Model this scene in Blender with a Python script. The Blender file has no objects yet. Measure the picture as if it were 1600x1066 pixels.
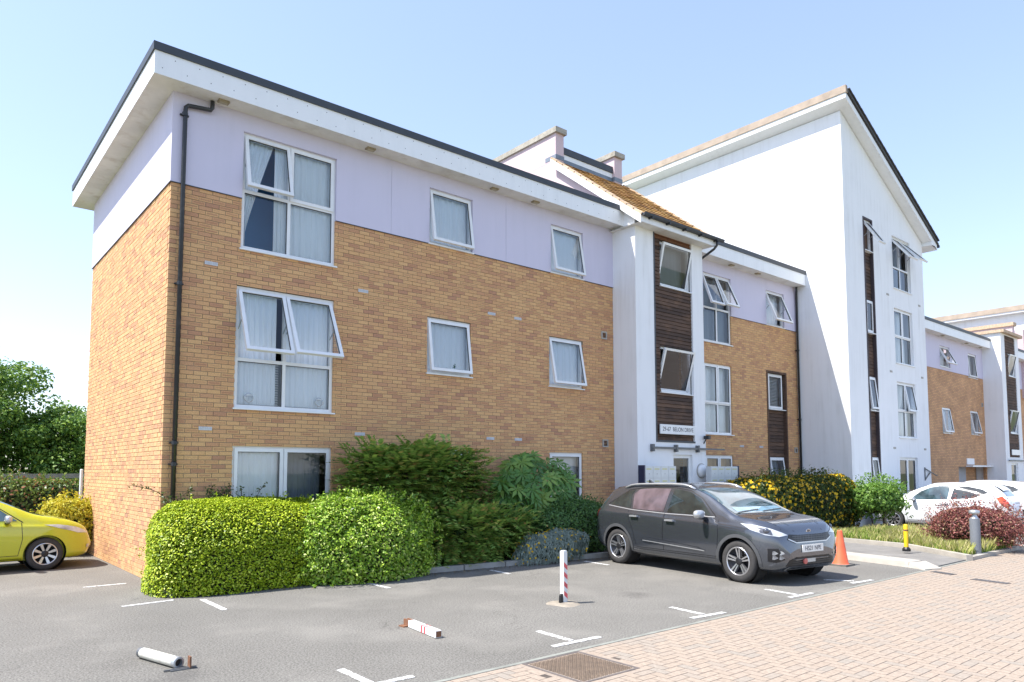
import bpy, bmesh, math, random
import numpy as np
from mathutils import Vector, Matrix
from mathutils.bvhtree import BVHTree

random.seed(7)
RNG = np.random.default_rng(11)
SC = bpy.context.scene
COL = SC.collection
PI = math.pi

# ------------------------------------------------------------------ camera, sky, sun, exposure
YAW, PITCH, ROLL = math.radians(50.027), math.radians(4.0375), math.radians(-0.053)
CAM = Vector((-3.1116, -12.5788, 1.84))
FW = Vector((math.cos(YAW) * math.cos(PITCH), math.sin(YAW) * math.cos(PITCH), math.sin(PITCH)))
RT = Vector((math.sin(YAW), -math.cos(YAW), 0))
UP = RT.cross(FW)
RT2 = RT * math.cos(ROLL) + UP * math.sin(ROLL)
UP2 = -RT * math.sin(ROLL) + UP * math.cos(ROLL)
cd = bpy.data.cameras.new('camera')
cd.sensor_width = 36.0
cd.lens = 1116.7 / 1600 * 36
cd.shift_y = (656.68 - 533) / 1600
cd.clip_start, cd.clip_end = 0.05, 2000
cam = bpy.data.objects.new('camera', cd)
COL.objects.link(cam)
m = Matrix((RT2, UP2, -FW)).transposed().to_4x4()
m.translation = CAM
cam.matrix_world = m
SC.camera = cam

SUN_TO = Vector((-1.0, 0.44, 1.85)).normalized()      # towards the sun
EL = math.asin(SUN_TO.z)
AZ = math.atan2(SUN_TO.x, SUN_TO.y)
w = bpy.data.worlds.new('World')
SC.world = w
w.use_nodes = True
wn = w.node_tree.nodes
bgn = wn.get('Background') or wn.new('ShaderNodeBackground')
sky = wn.new('ShaderNodeTexSky')
sky.sky_type = 'NISHITA'
sky.sun_disc = False
sky.sun_elevation = EL
sky.sun_rotation = AZ
sky.air_density, sky.dust_density, sky.ozone_density = 1.0, 0.45, 1.0
gam = wn.new('ShaderNodeGamma'); gam.inputs[1].default_value = 0.68      # softer sky contrast, as in the photograph
w.node_tree.links.new(sky.outputs[0], gam.inputs[0]); 
tnt = wn.new('ShaderNodeMix'); tnt.data_type = 'RGBA'; tnt.blend_type = 'MULTIPLY'; tnt.inputs[0].default_value = 1.0
tnt.inputs[7].default_value = (0.98, 0.985, 1.10, 1.0)
w.node_tree.links.new(gam.outputs[0], tnt.inputs[6]); w.node_tree.links.new(tnt.outputs[2], bgn.inputs[0])
bgn.inputs[1].default_value = 0.142
sl = bpy.data.lights.new('sun', 'SUN')
sl.energy, sl.angle, sl.color = 2.75, math.radians(0.55), (1.0, 0.955, 0.90)
so = bpy.data.objects.new('sun', sl)
COL.objects.link(so)
so.rotation_euler = (-SUN_TO).to_track_quat('-Z', 'Y').to_euler()
so.location = (-20, 20, 40)
vs = SC.view_settings
vs.view_transform, vs.look = 'Standard', 'None'
vs.exposure, vs.gamma = 1.72, 1.0
vs.use_curve_mapping = False
SC.cycles.max_bounces = 8
SC.cycles.transparent_max_bounces = 12

# ------------------------------------------------------------------ helpers
def px(p):
    v = Vector(p) - CAM
    z = v.dot(FW)
    if z < 0.1: return None
    return (800.2 + 1116.7 * v.dot(RT2) / z, 656.68 - 1116.7 * v.dot(UP2) / z)

class MB:
    """collects shapes for one mesh object"""
    def __init__(s):
        s.v, s.f, s.uv = [], [], None
    def add(s, vs_, fs):
        b = len(s.v)
        s.v += [tuple(q) for q in vs_]
        s.f += [tuple(b + i for i in f) for f in fs]
        return s
    def box(s, x0, x1, y0, y1, z0, z1):
        return s.add([(x0,y0,z0),(x1,y0,z0),(x1,y1,z0),(x0,y1,z0),(x0,y0,z1),(x1,y0,z1),(x1,y1,z1),(x0,y1,z1)],
              [(0,3,2,1),(4,5,6,7),(0,1,5,4),(1,2,6,5),(2,3,7,6),(3,0,4,7)])
    def mbox(s, M, hx, hy, hz):
        P = [M @ Vector((a*hx, b*hy, c*hz)) for c in (-1,1) for (a,b) in ((-1,-1),(1,-1),(1,1),(-1,1))]
        return s.add(P, [(0,3,2,1),(4,5,6,7),(0,1,5,4),(1,2,6,5),(2,3,7,6),(3,0,4,7)])
    def bar(s, p0, p1, w, h, up=(0,0,1)):
        p0, p1 = Vector(p0), Vector(p1)
        d = p1 - p0; L = d.length; d.normalize()
        u = Vector(up); sd = d.cross(u)
        if sd.length < 1e-4: sd = d.cross(Vector((0,1,0)))
        sd.normalize(); u = sd.cross(d)
        M = Matrix((d, sd, u)).transposed().to_4x4(); M.translation = (p0 + p1) / 2
        return s.mbox(M, L/2, w/2, h/2)
    def quad(s, a, b, c, d):
        return s.add([a,b,c,d], [(0,1,2,3)])
    def poly(s, pts):
        return s.add(pts, [tuple(range(len(pts)))])
    def prism(s, pts, vec):
        n = len(pts); vec = Vector(vec)
        P = [Vector(p) for p in pts]; P += [p + vec for p in P]
        F = [tuple(range(n))[::-1], tuple(range(n, 2*n))]
        F += [(i, (i+1) % n, n + (i+1) % n, n + i) for i in range(n)]
        return s.add(P, F)
    def tube(s, pts, r, n=10, cap=True):
        pts = [Vector(p) for p in pts]
        rs = r if hasattr(r, '__len__') else [r]*len(pts)
        ref = None; rings = []
        for i, p in enumerate(pts):
            d = (pts[min(i+1, len(pts)-1)] - pts[max(i-1, 0)])
            if d.length < 1e-9: d = Vector((0,0,1))
            d.normalize()
            if ref is None:
                ref = Vector((0,0,1)) if abs(d.z) < 0.9 else Vector((1,0,0))
            a = d.cross(ref).normalized(); b = a.cross(d).normalized(); ref = b
            rings.append([p + (a*math.cos(2*PI*k/n) + b*math.sin(2*PI*k/n))*rs[i] for k in range(n)])
        V = [q for rg in rings for q in rg]; F = []
        for i in range(len(rings)-1):
            for k in range(n):
                F.append((i*n+k, i*n+(k+1)%n, (i+1)*n+(k+1)%n, (i+1)*n+k))
        if cap: F += [tuple(range(n))[::-1], tuple((len(rings)-1)*n + k for k in range(n))]
        return s.add(V, F)
    def lathe(s, prof, M=None, n=24, cap=False):
        """prof: (r, h) list, axis = local Z"""
        M = M or Matrix(); V = []; F = []
        for r, h in prof:
            for k in range(n):
                a = 2*PI*k/n; V.append(M @ Vector((r*math.cos(a), r*math.sin(a), h)))
        for i in range(len(prof)-1):
            for k in range(n):
                F.append((i*n+k, i*n+(k+1)%n, (i+1)*n+(k+1)%n, (i+1)*n+k))
        if cap: F += [tuple(range(n))[::-1], tuple((len(prof)-1)*n+k for k in range(n))]
        return s.add(V, F)
    def mesh(s, name, smooth=False):
        me = bpy.data.meshes.new(name)
        me.from_pydata(s.v, [], s.f)
        if smooth: me.polygons.foreach_set('use_smooth', [True]*len(me.polygons))
        me.update()
        return me
    def build(s, name, mat, parent=None, smooth=False, **k):
        return link(name, s.mesh(name, smooth), mat, parent, **k)

def link(name, me, mat, parent=None, label=None, cat=None, group=None, kind=None, auto=None):
    o = bpy.data.objects.new(name, me)
    if mat is not None and me is not None and not len(me.materials): me.materials.append(mat)
    COL.objects.link(o)
    if parent is not None:
        o.parent = parent
        top = parent
        o.matrix_parent_inverse = wmat(parent).inverted()
    tag(o, label, cat, group, kind)
    if auto:
        for p in me.polygons: p.use_smooth = True
        me.set_sharp_from_angle(angle=math.radians(auto))
    return o

def wmat(o):
    M = o.matrix_basis.copy()
    while o.parent is not None:
        M = o.parent.matrix_basis @ o.matrix_parent_inverse @ M
        o = o.parent
    return M

def tag(o, label=None, cat=None, group=None, kind=None):
    if label: o['label'] = label
    if cat: o['category'] = cat
    if group: o['group'] = group
    if kind: o['kind'] = kind
    return o

def empty(name, loc, label=None, cat=None, group=None, rz=0.0):
    o = bpy.data.objects.new(name, None)
    o.empty_display_size = 0.2
    o.location = loc; o.rotation_euler = (0, 0, rz)
    COL.objects.link(o)
    return tag(o, label, cat, group)

def copy_tree(o, M, label=None, group=None, swap=None):
    """copy a thing and its parts; M = new matrix_basis of the root"""
    kids = {}
    for q in bpy.data.objects:
        if q.parent is not None: kids.setdefault(q.parent.name, []).append(q)
    def rec(src, par):
        c = src.copy(); COL.objects.link(c)
        if par is not None:
            c.parent = par
        if swap and c.type == 'MESH' and c.data.materials:
            nm = c.data.materials[0].name
            if nm in swap:
                c.data = c.data.copy(); c.data.materials[0] = swap[nm]
        for ch in kids.get(src.name, []): rec(ch, c)
        return c
    c = rec(o, None); c.matrix_basis = M
    if label: c['label'] = label
    if group: c['group'] = group
    return c

# ------------------------------------------------------------------ materials
def _new(name):
    mt = bpy.data.materials.new(name); mt.use_nodes = True
    nt = mt.node_tree; b = nt.nodes['Principled BSDF']
    return mt, nt, b

def N(nt, t, **kw):
    n = nt.nodes.new(t)
    for k, v_ in kw.items():
        if k in ('in_',):
            for kk, vv in v_.items(): n.inputs[kk].default_value = vv
        else: setattr(n, k, v_)
    return n

def rgba(c): return (c[0], c[1], c[2], 1.0)

def ramp(nt, fac, stops, interp='LINEAR'):
    r = nt.nodes.new('ShaderNodeValToRGB'); r.color_ramp.interpolation = interp
    el = r.color_ramp.elements
    while len(el) < len(stops): el.new(0.5)
    for e, (p, c) in zip(el, stops): e.position = p; e.color = rgba(c)
    nt.links.new(fac, r.inputs[0]); return r.outputs[0]

def noise(nt, scale, detail=3, rough=0.55, vec=None, world=True):
    n = nt.nodes.new('ShaderNodeTexNoise')
    n.inputs['Scale'].default_value = scale; n.inputs['Detail'].default_value = detail
    n.inputs['Roughness'].default_value = rough
    if vec is None:
        g = nt.nodes.get('geo') or nt.nodes.new('ShaderNodeNewGeometry'); g.name = 'geo'
        vec = g.outputs['Position']
    nt.links.new(vec, n.inputs['Vector']); return n.outputs['Fac']

def mixc(nt, fac, a, b, mode='MIX'):
    n = nt.nodes.new('ShaderNodeMix'); n.data_type = 'RGBA'; n.blend_type = mode
    for s_, v_ in ((0, fac), (6, a), (7, b)):
        if hasattr(v_, 'is_linked') or hasattr(v_, 'links'): nt.links.new(v_, n.inputs[s_])
        else: n.inputs[s_].default_value = rgba(v_) if s_ else v_
    return n.outputs[2]

def mth(nt, op, a, b=None, c=None, clamp=False):
    n = nt.nodes.new('ShaderNodeMath'); n.operation = op; n.use_clamp = clamp
    for i, v_ in enumerate((a, b, c)):
        if v_ is None: continue
        if hasattr(v_, 'links'): nt.links.new(v_, n.inputs[i])
        else: n.inputs[i].default_value = v_
    return n.outputs[0]

def bump(nt, bsdf, height, strength, dist=0.01):
    b = nt.nodes.new('ShaderNodeBump'); b.inputs['Strength'].default_value = strength; b.inputs['Distance'].default_value = dist
    nt.links.new(height, b.inputs['Height']); nt.links.new(b.outputs[0], bsdf.inputs['Normal'])

def rnd(nt):
    """a random number for each loose piece, whether it is joined or an object of its own"""
    g = nt.nodes.get('geo') or nt.nodes.new('ShaderNodeNewGeometry'); g.name = 'geo'
    oi = nt.nodes.new('ShaderNodeObjectInfo')
    s_ = mth(nt, 'ADD', g.outputs['Random Per Island'], oi.outputs['Random'])
    return mth(nt, 'FRACT', s_)

def M_plain(name, c, rough=0.6, var=0.12, vscale=3.0, metallic=0.0, coat=0.0, fine=None, dirt=None, spec=0.5):
    """c varied by two noises; dirt=(colour, amount, scale) blotches; fine=(scale, bump strength)"""
    mt, nt, b = _new(name)
    c2 = tuple(q*(1-var) for q in c); c1 = tuple(min(1, q*(1+var*0.6)) for q in c)
    col = ramp(nt, noise(nt, vscale, 4), [(0.3, c2), (0.7, c1)])
    if dirt:
        d = ramp(nt, noise(nt, dirt[2], 6, 0.65), [(0.52, (0,0,0)), (0.75, (1,1,1))])
        col = mixc(nt, mth(nt, 'MULTIPLY', d, dirt[1]), col, dirt[0])
    nt.links.new(col, b.inputs['Base Color'])
    b.inputs['Roughness'].default_value = rough; b.inputs['Metallic'].default_value = metallic
    b.inputs['Coat Weight'].default_value = coat; b.inputs['Specular IOR Level'].default_value = spec
    if fine: bump(nt, b, noise(nt, fine[0], 3, 0.7), fine[1], fine[2] if len(fine) > 2 else 0.005)
    return mt

def M_streaky(name, c, streak, amt, rough=0.8, fine=(140, 0.25, 0.004)):
    """painted render with faint vertical weather streaks"""
    mt, nt, b = _new(name)
    g = N(nt, 'ShaderNodeNewGeometry'); g.name = 'geo'
    mp = N(nt, 'ShaderNodeMapping'); mp.inputs['Scale'].default_value = (5.0, 5.0, 0.35)
    nt.links.new(g.outputs['Position'], mp.inputs['Vector'])
    s1 = noise(nt, 1.0, 5, 0.6, mp.outputs[0])
    s2 = noise(nt, 0.9, 4, 0.6)
    k = mth(nt, 'MULTIPLY', ramp(nt, s1, [(0.45, (0,0,0)), (0.75, (1,1,1))]), ramp(nt, s2, [(0.35, (0,0,0)), (0.7, (1,1,1))]))
    col = mixc(nt, mth(nt, 'MULTIPLY', k, amt), c, streak)
    col = mixc(nt, 0.10, col, ramp(nt, noise(nt, 2.0, 4), [(0.3, tuple(q*0.8 for q in c)), (0.7, c)]))
    nt.links.new(col, b.inputs['Base Color']); b.inputs['Roughness'].default_value = rough
    if fine: bump(nt, b, noise(nt, fine[0], 2, 0.6), fine[1], fine[2])
    return mt

def M_brick():
    mt, nt, b = _new('buff_brick')
    r = rnd(nt)
    patch = noise(nt, 0.55, 2)
    rr = mth(nt, 'ADD', mth(nt, 'MULTIPLY', r, 0.86), mth(nt, 'MULTIPLY', patch, 0.20), clamp=True)
    face = ramp(nt, rr, [(0.0, (0.70, 0.405, 0.185)), (0.3, (0.72, 0.435, 0.205)), (0.55, (0.69, 0.395, 0.185)),
                         (0.76, (0.645, 0.36, 0.18)), (0.92, (0.555, 0.29, 0.16)), (1.0, (0.45, 0.235, 0.145))])
    uv = N(nt, 'ShaderNodeUVMap')
    sx = N(nt, 'ShaderNodeSeparateXYZ'); nt.links.new(uv.outputs[0], sx.inputs[0])
    ex = mth(nt, 'SUBTRACT', 0.5, mth(nt, 'ABSOLUTE', mth(nt, 'SUBTRACT', sx.outputs[0], 0.5)))
    ey = mth(nt, 'SUBTRACT', 0.5, mth(nt, 'ABSOLUTE', mth(nt, 'SUBTRACT', sx.outputs[1], 0.5)))
    inner = mth(nt, 'MINIMUM', mth(nt, 'MULTIPLY', ex, 3.3), ey)
    wob = mth(nt, 'ADD', inner, mth(nt, 'MULTIPLY', mth(nt, 'SUBTRACT', noise(nt, 26, 3), 0.5), 0.35))
    core = ramp(nt, wob, [(0.2, (0,0,0)), (0.34, (1,1,1))])
    r2 = mth(nt, 'FRACT', mth(nt, 'MULTIPLY', r, 7.31))
    amt = ramp(nt, r2, [(0.40, (0,0,0)), (0.95, (0.95, 0.95, 0.95))])
    col = mixc(nt, mth(nt, 'MULTIPLY', core, amt), face, (0.48, 0.245, 0.13))
    sp = ramp(nt, noise(nt, 60, 4, 0.7), [(0.3, (0.72,0.72,0.72)), (0.7, (1.15,1.15,1.15))])
    col = mixc(nt, 1.0, col, sp, 'MULTIPLY')
    eff = ramp(nt, noise(nt, 1.7, 5, 0.7), [(0.68, (0,0,0)), (0.8, (1,1,1))])
    col = mixc(nt, mth(nt, 'MULTIPLY', eff, 0.2), col, (0.58, 0.52, 0.46))
    nt.links.new(col, b.inputs['Base Color']); b.inputs['Roughness'].default_value = 0.88
    bump(nt, b, noise(nt, 90, 4, 0.7), 0.5, 0.004)
    return mt

def M_brick_far():
    """brickwork too far away to tell the bricks apart"""
    mt, nt, b = _new('far_brickwork')
    g = N(nt, 'ShaderNodeNewGeometry'); g.name = 'geo'
    sp = N(nt, 'ShaderNodeSeparateXYZ'); nt.links.new(g.outputs['Position'], sp.inputs[0])
    cb = N(nt, 'ShaderNodeCombineXYZ')
    nt.links.new(mth(nt, 'ADD', sp.outputs[0], sp.outputs[1]), cb.inputs[0]); nt.links.new(sp.outputs[2], cb.inputs[1])
    t = N(nt, 'ShaderNodeTexBrick')
    nt.links.new(cb.outputs[0], t.inputs['Vector'])
    t.inputs['Color1'].default_value = rgba((0.66, 0.37, 0.18)); t.inputs['Color2'].default_value = rgba((0.52, 0.28, 0.15))
    t.inputs['Mortar'].default_value = rgba((0.24, 0.17, 0.11)); t.inputs['Scale'].default_value = 1.0
    t.inputs['Mortar Size'].default_value = 0.006; t.inputs['Brick Width'].default_value = 0.225; t.inputs['Row Height'].default_value = 0.075
    col = mixc(nt, 1.0, t.outputs[0], ramp(nt, noise(nt, 1.2, 4), [(0.3, (0.8,0.8,0.8)), (0.7, (1.15,1.15,1.15))]), 'MULTIPLY')
    nt.links.new(col, b.inputs['Base Color']); b.inputs['Roughness'].default_value = 0.9
    return mt

def M_rand(name, stops, rough=0.8, speck=(40, 0.25), bmp=None, spec=0.4):
    """colour picked for each piece from a ramp, with grain"""
    mt, nt, b = _new(name)
    col = ramp(nt, rnd(nt), stops)
    if speck:
        lo, hi = 1-speck[1], 1+speck[1]*0.6
        col = mixc(nt, 1.0, col, ramp(nt, noise(nt, speck[0], 5, 0.7), [(0.3, (lo,lo,lo)), (0.7, (hi,hi,hi))]), 'MULTIPLY')
    nt.links.new(col, b.inputs['Base Color']); b.inputs['Roughness'].default_value = rough
    b.inputs['Specular IOR Level'].default_value = spec
    if bmp: bump(nt, b, noise(nt, bmp[0], 4, 0.7), bmp[1], 0.004)
    return mt

def M_leaf(name, stops, transl=0.35, rough=0.5, tcol=(0.30, 0.42, 0.03)):
    mt, nt, b = _new(name)
    col = ramp(nt, rnd(nt), stops)
    nt.links.new(col, b.inputs['Base Color']); b.inputs['Roughness'].default_value = rough
    b.inputs['Specular IOR Level'].default_value = 0.35
    tr = N(nt, 'ShaderNodeBsdfTranslucent')
    nt.links.new(mixc(nt, 0.5, col, tcol), tr.inputs[0])
    mx = N(nt, 'ShaderNodeMixShader'); mx.inputs[0].default_value = transl
    nt.links.new(b.outputs[0], mx.inputs[1]); nt.links.new(tr.outputs[0], mx.inputs[2])
    nt.links.new(mx.outputs[0], nt.nodes['Material Output'].inputs[0])
    return mt

def M_glass(name, tint=(0.97, 0.99, 1.0), ior=1.6):
    mt, nt, b = _new(name); nt.nodes.remove(b)
    t = N(nt, 'ShaderNodeBsdfTransparent'); t.inputs[0].default_value = rgba(tint)
    g = N(nt, 'ShaderNodeBsdfGlossy'); g.inputs['Roughness'].default_value = 0.015; g.inputs['Color'].default_value = (0.95,0.97,1,1)
    f = N(nt, 'ShaderNodeFresnel'); f.inputs[0].default_value = ior
    mx = N(nt, 'ShaderNodeMixShader')
    nt.links.new(f.outputs[0], mx.inputs[0]); nt.links.new(t.outputs[0], mx.inputs[1]); nt.links.new(g.outputs[0], mx.inputs[2])
    nt.links.new(mx.outputs[0], nt.nodes['Material Output'].inputs[0])
    return mt

def M_asphalt():
    mt, nt, b = _new('worn_tarmac')
    col = ramp(nt, noise(nt, 0.45, 5, 0.6), [(0.3, (0.155, 0.148, 0.132)), (0.7, (0.205, 0.196, 0.175))])
    fine = ramp(nt, noise(nt, 110, 2, 0.8), [(0.3, (0.62,0.62,0.62)), (0.7, (1.28,1.28,1.28))])
    col = mixc(nt, 1.0, col, fine, 'MULTIPLY')
    col = mixc(nt, 1.0, col, ramp(nt, noise(nt, 52, 1, 0.5), [(0.34, (0.70,0.70,0.70)), (0.66, (1.30,1.30,1.30))]), 'MULTIPLY')
    col = mixc(nt, 1.0, col, ramp(nt, noise(nt, 32, 3, 0.7), [(0.3, (0.82,0.82,0.82)), (0.7, (1.14,1.14,1.14))]), 'MULTIPLY')
    vo = N(nt, 'ShaderNodeTexVoronoi'); vo.inputs['Scale'].default_value = 55
    g = nt.nodes['geo']; nt.links.new(g.outputs['Position'], vo.inputs['Vector'])
    chips = ramp(nt, vo.outputs['Distance'], [(0.08, (1,1,1)), (0.2, (0,0,0))])
    pick = ramp(nt, noise(nt, 37, 1), [(0.58, (0,0,0)), (0.62, (1,1,1))])
    col = mixc(nt, mth(nt, 'MULTIPLY', mth(nt, 'MULTIPLY', chips, pick), 0.6), col, (0.42, 0.39, 0.34))
    st = ramp(nt, noise(nt, 1.3, 5, 0.65), [(0.6, (0,0,0)), (0.78, (1,1,1))])
    col = mixc(nt, mth(nt, 'MULTIPLY', st, 0.35), col, (0.105, 0.098, 0.09))
    v2 = N(nt, 'ShaderNodeTexVoronoi'); v2.inputs['Scale'].default_value = 0.36; nt.links.new(g.outputs['Position'], v2.inputs['Vector'])
    oil = ramp(nt, mth(nt, 'ADD', v2.outputs['Distance'], mth(nt, 'MULTIPLY', noise(nt, 5, 4), 0.12)), [(0.10, (1,1,1)), (0.19, (0,0,0))])
    col = mixc(nt, mth(nt, 'MULTIPLY', oil, 0.55), col, (0.075, 0.07, 0.066))
    v3 = N(nt, 'ShaderNodeTexVoronoi'); v3.feature = 'DISTANCE_TO_EDGE'; v3.inputs['Scale'].default_value = 0.42
    wv = N(nt, 'ShaderNodeVectorMath'); wv.operation = 'ADD'
    nz = N(nt, 'ShaderNodeTexNoise'); nz.inputs['Scale'].default_value = 2.2; nz.inputs['Detail'].default_value = 5; nt.links.new(g.outputs['Position'], nz.inputs['Vector'])
    nt.links.new(g.outputs['Position'], wv.inputs[0]); nt.links.new(nz.outputs['Color'], wv.inputs[1]); nt.links.new(wv.outputs[0], v3.inputs['Vector'])
    crk = mth(nt, 'MULTIPLY', ramp(nt, v3.outputs['Distance'], [(0.002, (1,1,1)), (0.006, (0,0,0))]), ramp(nt, noise(nt, 0.5, 2), [(0.5, (0,0,0)), (0.6, (1,1,1))]))
    col = mixc(nt, mth(nt, 'MULTIPLY', crk, 0.5), col, (0.06, 0.055, 0.05))
    pale = ramp(nt, noise(nt, 0.8, 3), [(0.52, (0,0,0)), (0.66, (1,1,1))])
    col = mixc(nt, mth(nt, 'MULTIPLY', pale, 0.3), col, (0.27, 0.255, 0.225))
    nt.links.new(col, b.inputs['Base Color']); b.inputs['Roughness'].default_value = 0.93
    b.inputs['Specular IOR Level'].default_value = 0.25
    bump(nt, b, noise(nt, 130, 3, 0.8), 0.7, 0.006)
    return mt

def M_paint(name, c, metallic=0.55, rough=0.32, flake=True):
    mt, nt, b = _new(name)
    b.inputs['Base Color'].default_value = rgba(c); b.inputs['Metallic'].default_value = metallic
    b.inputs['Roughness'].default_value = rough; b.inputs['Coat Weight'].default_value = 1.0; b.inputs['Coat Roughness'].default_value = 0.04
    col = ramp(nt, noise(nt, 900, 1), [(0.35, tuple(q*0.85 for q in c)), (0.65, tuple(min(1, q*1.15) for q in c))])
    nt.links.new(col, b.inputs['Base Color'])
    return mt

def M_simple(name, c, rough=0.5, metallic=0.0, coat=0.0, spec=0.5, emit=None):
    return M_plain(name, c, rough, 0.08, 6.0, metallic, coat, spec=spec)

MAT = {}
MAT['brick'] = M_brick()
MAT['brickfar'] = M_brick_far()
MAT['mortar'] = M_plain('brick_mortar', (0.30, 0.235, 0.165), 0.95, 0.2, 8, fine=(120, 0.4))
MAT['lilac'] = M_streaky('lilac_render', (0.63, 0.60, 0.72), (0.50, 0.49, 0.58), 0.45)
MAT['pink'] = M_streaky('pale_pink_render', (0.62, 0.49, 0.51), (0.48, 0.39, 0.39), 0.6)
MAT['white'] = M_streaky('white_render', (0.85, 0.86, 0.87), (0.58, 0.58, 0.56), 0.6)
MAT['fascia'] = M_streaky('white_fascia_board', (0.85, 0.86, 0.86), (0.55, 0.56, 0.55), 0.45, 0.45, None)
MAT['soffit'] = M_plain('stained_soffit', (0.74, 0.72, 0.66), 0.7, 0.12, 2.0, dirt=((0.45, 0.38, 0.28), 0.55, 3.0))
MAT['upvc'] = M_plain('white_window_plastic', (0.80, 0.81, 0.81), 0.35, 0.05, 5)
MAT['seal'] = M_simple('black_seal', (0.02, 0.02, 0.022), 0.6)
MAT['glass'] = M_glass('window_glass')
MAT['curtain'] = M_leaf('white_net_curtain', [(0, (0.84, 0.89, 0.93)), (1, (0.88, 0.92, 0.95))], 0.03, 0.9, (0.7, 0.72, 0.75))
MAT['blind'] = M_plain('pale_blind', (0.66, 0.68, 0.68), 0.7, 0.06, 5)
MAT['room'] = M_plain('room_plaster', (0.30, 0.36, 0.42), 0.9, 0.1, 1)
MAT['roomblue'] = M_plain('blue_room_paint', (0.10, 0.30, 0.62), 0.9, 0.1, 1)
MAT['black'] = M_plain('black_plastic_pipe', (0.022, 0.024, 0.028), 0.42, 0.15, 3, dirt=((0.09, 0.09, 0.09), 0.4, 4))
MAT['trim'] = M_plain('dark_roof_trim', (0.045, 0.052, 0.062), 0.5, 0.15, 3)
MAT['felt'] = M_plain('roof_felt', (0.13, 0.14, 0.15), 0.9, 0.2, 2)
MAT['lead'] = M_plain('lead_flashing', (0.20, 0.23, 0.27), 0.55, 0.2, 5, metallic=0.3)
MAT['coping'] = M_plain('weathered_concrete_coping', (0.40, 0.37, 0.31), 0.95, 0.25, 5, dirt=((0.20, 0.18, 0.12), 0.7, 8), fine=(60, 0.5))
MAT['ridge'] = M_rand('buff_verge_tile', [(0, (0.50, 0.36, 0.24)), (1, (0.62, 0.47, 0.33))], 0.9, (12, 0.35))
MAT['tile'] = M_rand('lichened_clay_tile', [(0, (0.26, 0.125, 0.035)), (0.5, (0.36, 0.19, 0.05)), (0.8, (0.42, 0.25, 0.08)), (1, (0.20, 0.11, 0.05))], 0.92, (14, 0.55), (60, 0.6))
MAT['tiledark'] = M_rand('dark_slate_tile', [(0, (0.05, 0.052, 0.055)), (1, (0.09, 0.09, 0.09))], 0.8, (14, 0.4))
MAT['wood'] = None
def M_wood():
    mt, nt, b = _new('weathered_timber_board')
    g = N(nt, 'ShaderNodeNewGeometry'); g.name = 'geo'
    mp = N(nt, 'ShaderNodeMapping'); mp.inputs['Scale'].default_value = (3.0, 3.0, 45.0)
    nt.links.new(g.outputs['Position'], mp.inputs['Vector'])
    gr = noise(nt, 1.0, 5, 0.65, mp.outputs[0])
    r = rnd(nt)
    base = ramp(nt, r, [(0, (0.050, 0.030, 0.022)), (0.6, (0.085, 0.050, 0.034)), (1, (0.125, 0.072, 0.045))])
    sp = N(nt, 'ShaderNodeSeparateXYZ'); nt.links.new(g.outputs['Position'], sp.inputs[0])
    fresh = ramp(nt, mth(nt, 'ADD', sp.outputs[2], mth(nt, 'MULTIPLY', noise(nt, 1.5, 3), 0.8)), [(0.0, (0,0,0)), (1.0, (0,0,0))])
    base = mixc(nt, ramp(nt, noise(nt, 2.3, 4), [(0.5, (0,0,0)), (0.72, (0.5,0.5,0.5))]), base, (0.19, 0.105, 0.06))
    col = mixc(nt, 1.0, base, ramp(nt, gr, [(0.3, (0.55,0.55,0.55)), (0.7, (1.4,1.4,1.4))]), 'MULTIPLY')
    nt.links.new(col, b.inputs['Base Color']); b.inputs['Roughness'].default_value = 0.85
    bump(nt, b, gr, 0.5, 0.004)
    return mt
MAT['wood'] = M_wood()
MAT['woodfresh'] = M_rand('sheltered_brown_board', [(0, (0.17, 0.075, 0.038)), (1, (0.22, 0.10, 0.05))], 0.8, (20, 0.4))
MAT['tarmac'] = M_asphalt()
MAT['paver'] = M_rand('pink_buff_paver', [(0, (0.325, 0.262, 0.205)), (0.35, (0.345, 0.28, 0.22)), (0.7, (0.335, 0.273, 0.217)), (1, (0.295, 0.258, 0.215))], 0.9, (30, 0.25), (90, 0.5), 0.25)
MAT['joint'] = M_plain('joint_sand', (0.085, 0.068, 0.055), 0.95, 0.35, 12)
MAT['kerb'] = M_plain('concrete_kerb', (0.36, 0.35, 0.32), 0.92, 0.2, 4, fine=(80, 0.4), dirt=((0.2, 0.19, 0.17), 0.5, 5))
MAT['kerbpale'] = M_plain('pale_concrete_kerb', (0.40, 0.37, 0.32), 0.92, 0.15, 4, fine=(80, 0.4), dirt=((0.36, 0.33, 0.28), 0.5, 3))
def M_marking():
    mt, nt, b = _new('worn_white_marking')
    wear = ramp(nt, noise(nt, 28, 5, 0.75), [(0.42, (0.22, 0.205, 0.185)), (0.54, (0.70, 0.70, 0.68))])
    nt.links.new(wear, b.inputs['Base Color']); b.inputs['Roughness'].default_value = 0.85
    return mt
MAT['marking'] = M_marking()
MAT['edging'] = M_plain('mossy_concrete_edging', (0.23, 0.235, 0.205), 0.92, 0.25, 6, fine=(80, 0.4))
MAT['soil'] = M_plain('planting_bed_soil', (0.11, 0.085, 0.06), 0.95, 0.35, 9, fine=(50, 0.8, 0.02))
MAT['grassbase'] = M_plain('rough_grass_ground', (0.13, 0.15, 0.06), 0.95, 0.3, 3)
MAT['galv'] = M_plain('galvanised_metal', (0.45, 0.47, 0.48), 0.45, 0.15, 6, metallic=0.7)
MAT['chrome'] = M_simple('polished_metal', (0.75, 0.76, 0.78), 0.12, 1.0)

# ------------------------------------------------------------------ ground and paving (setting)
def sheet(name, pts, z, mat, kind='structure', parent=None):
    return MB().poly([(x, y, z) for x, y in pts]).build(name, mat, parent, kind=kind)

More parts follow.
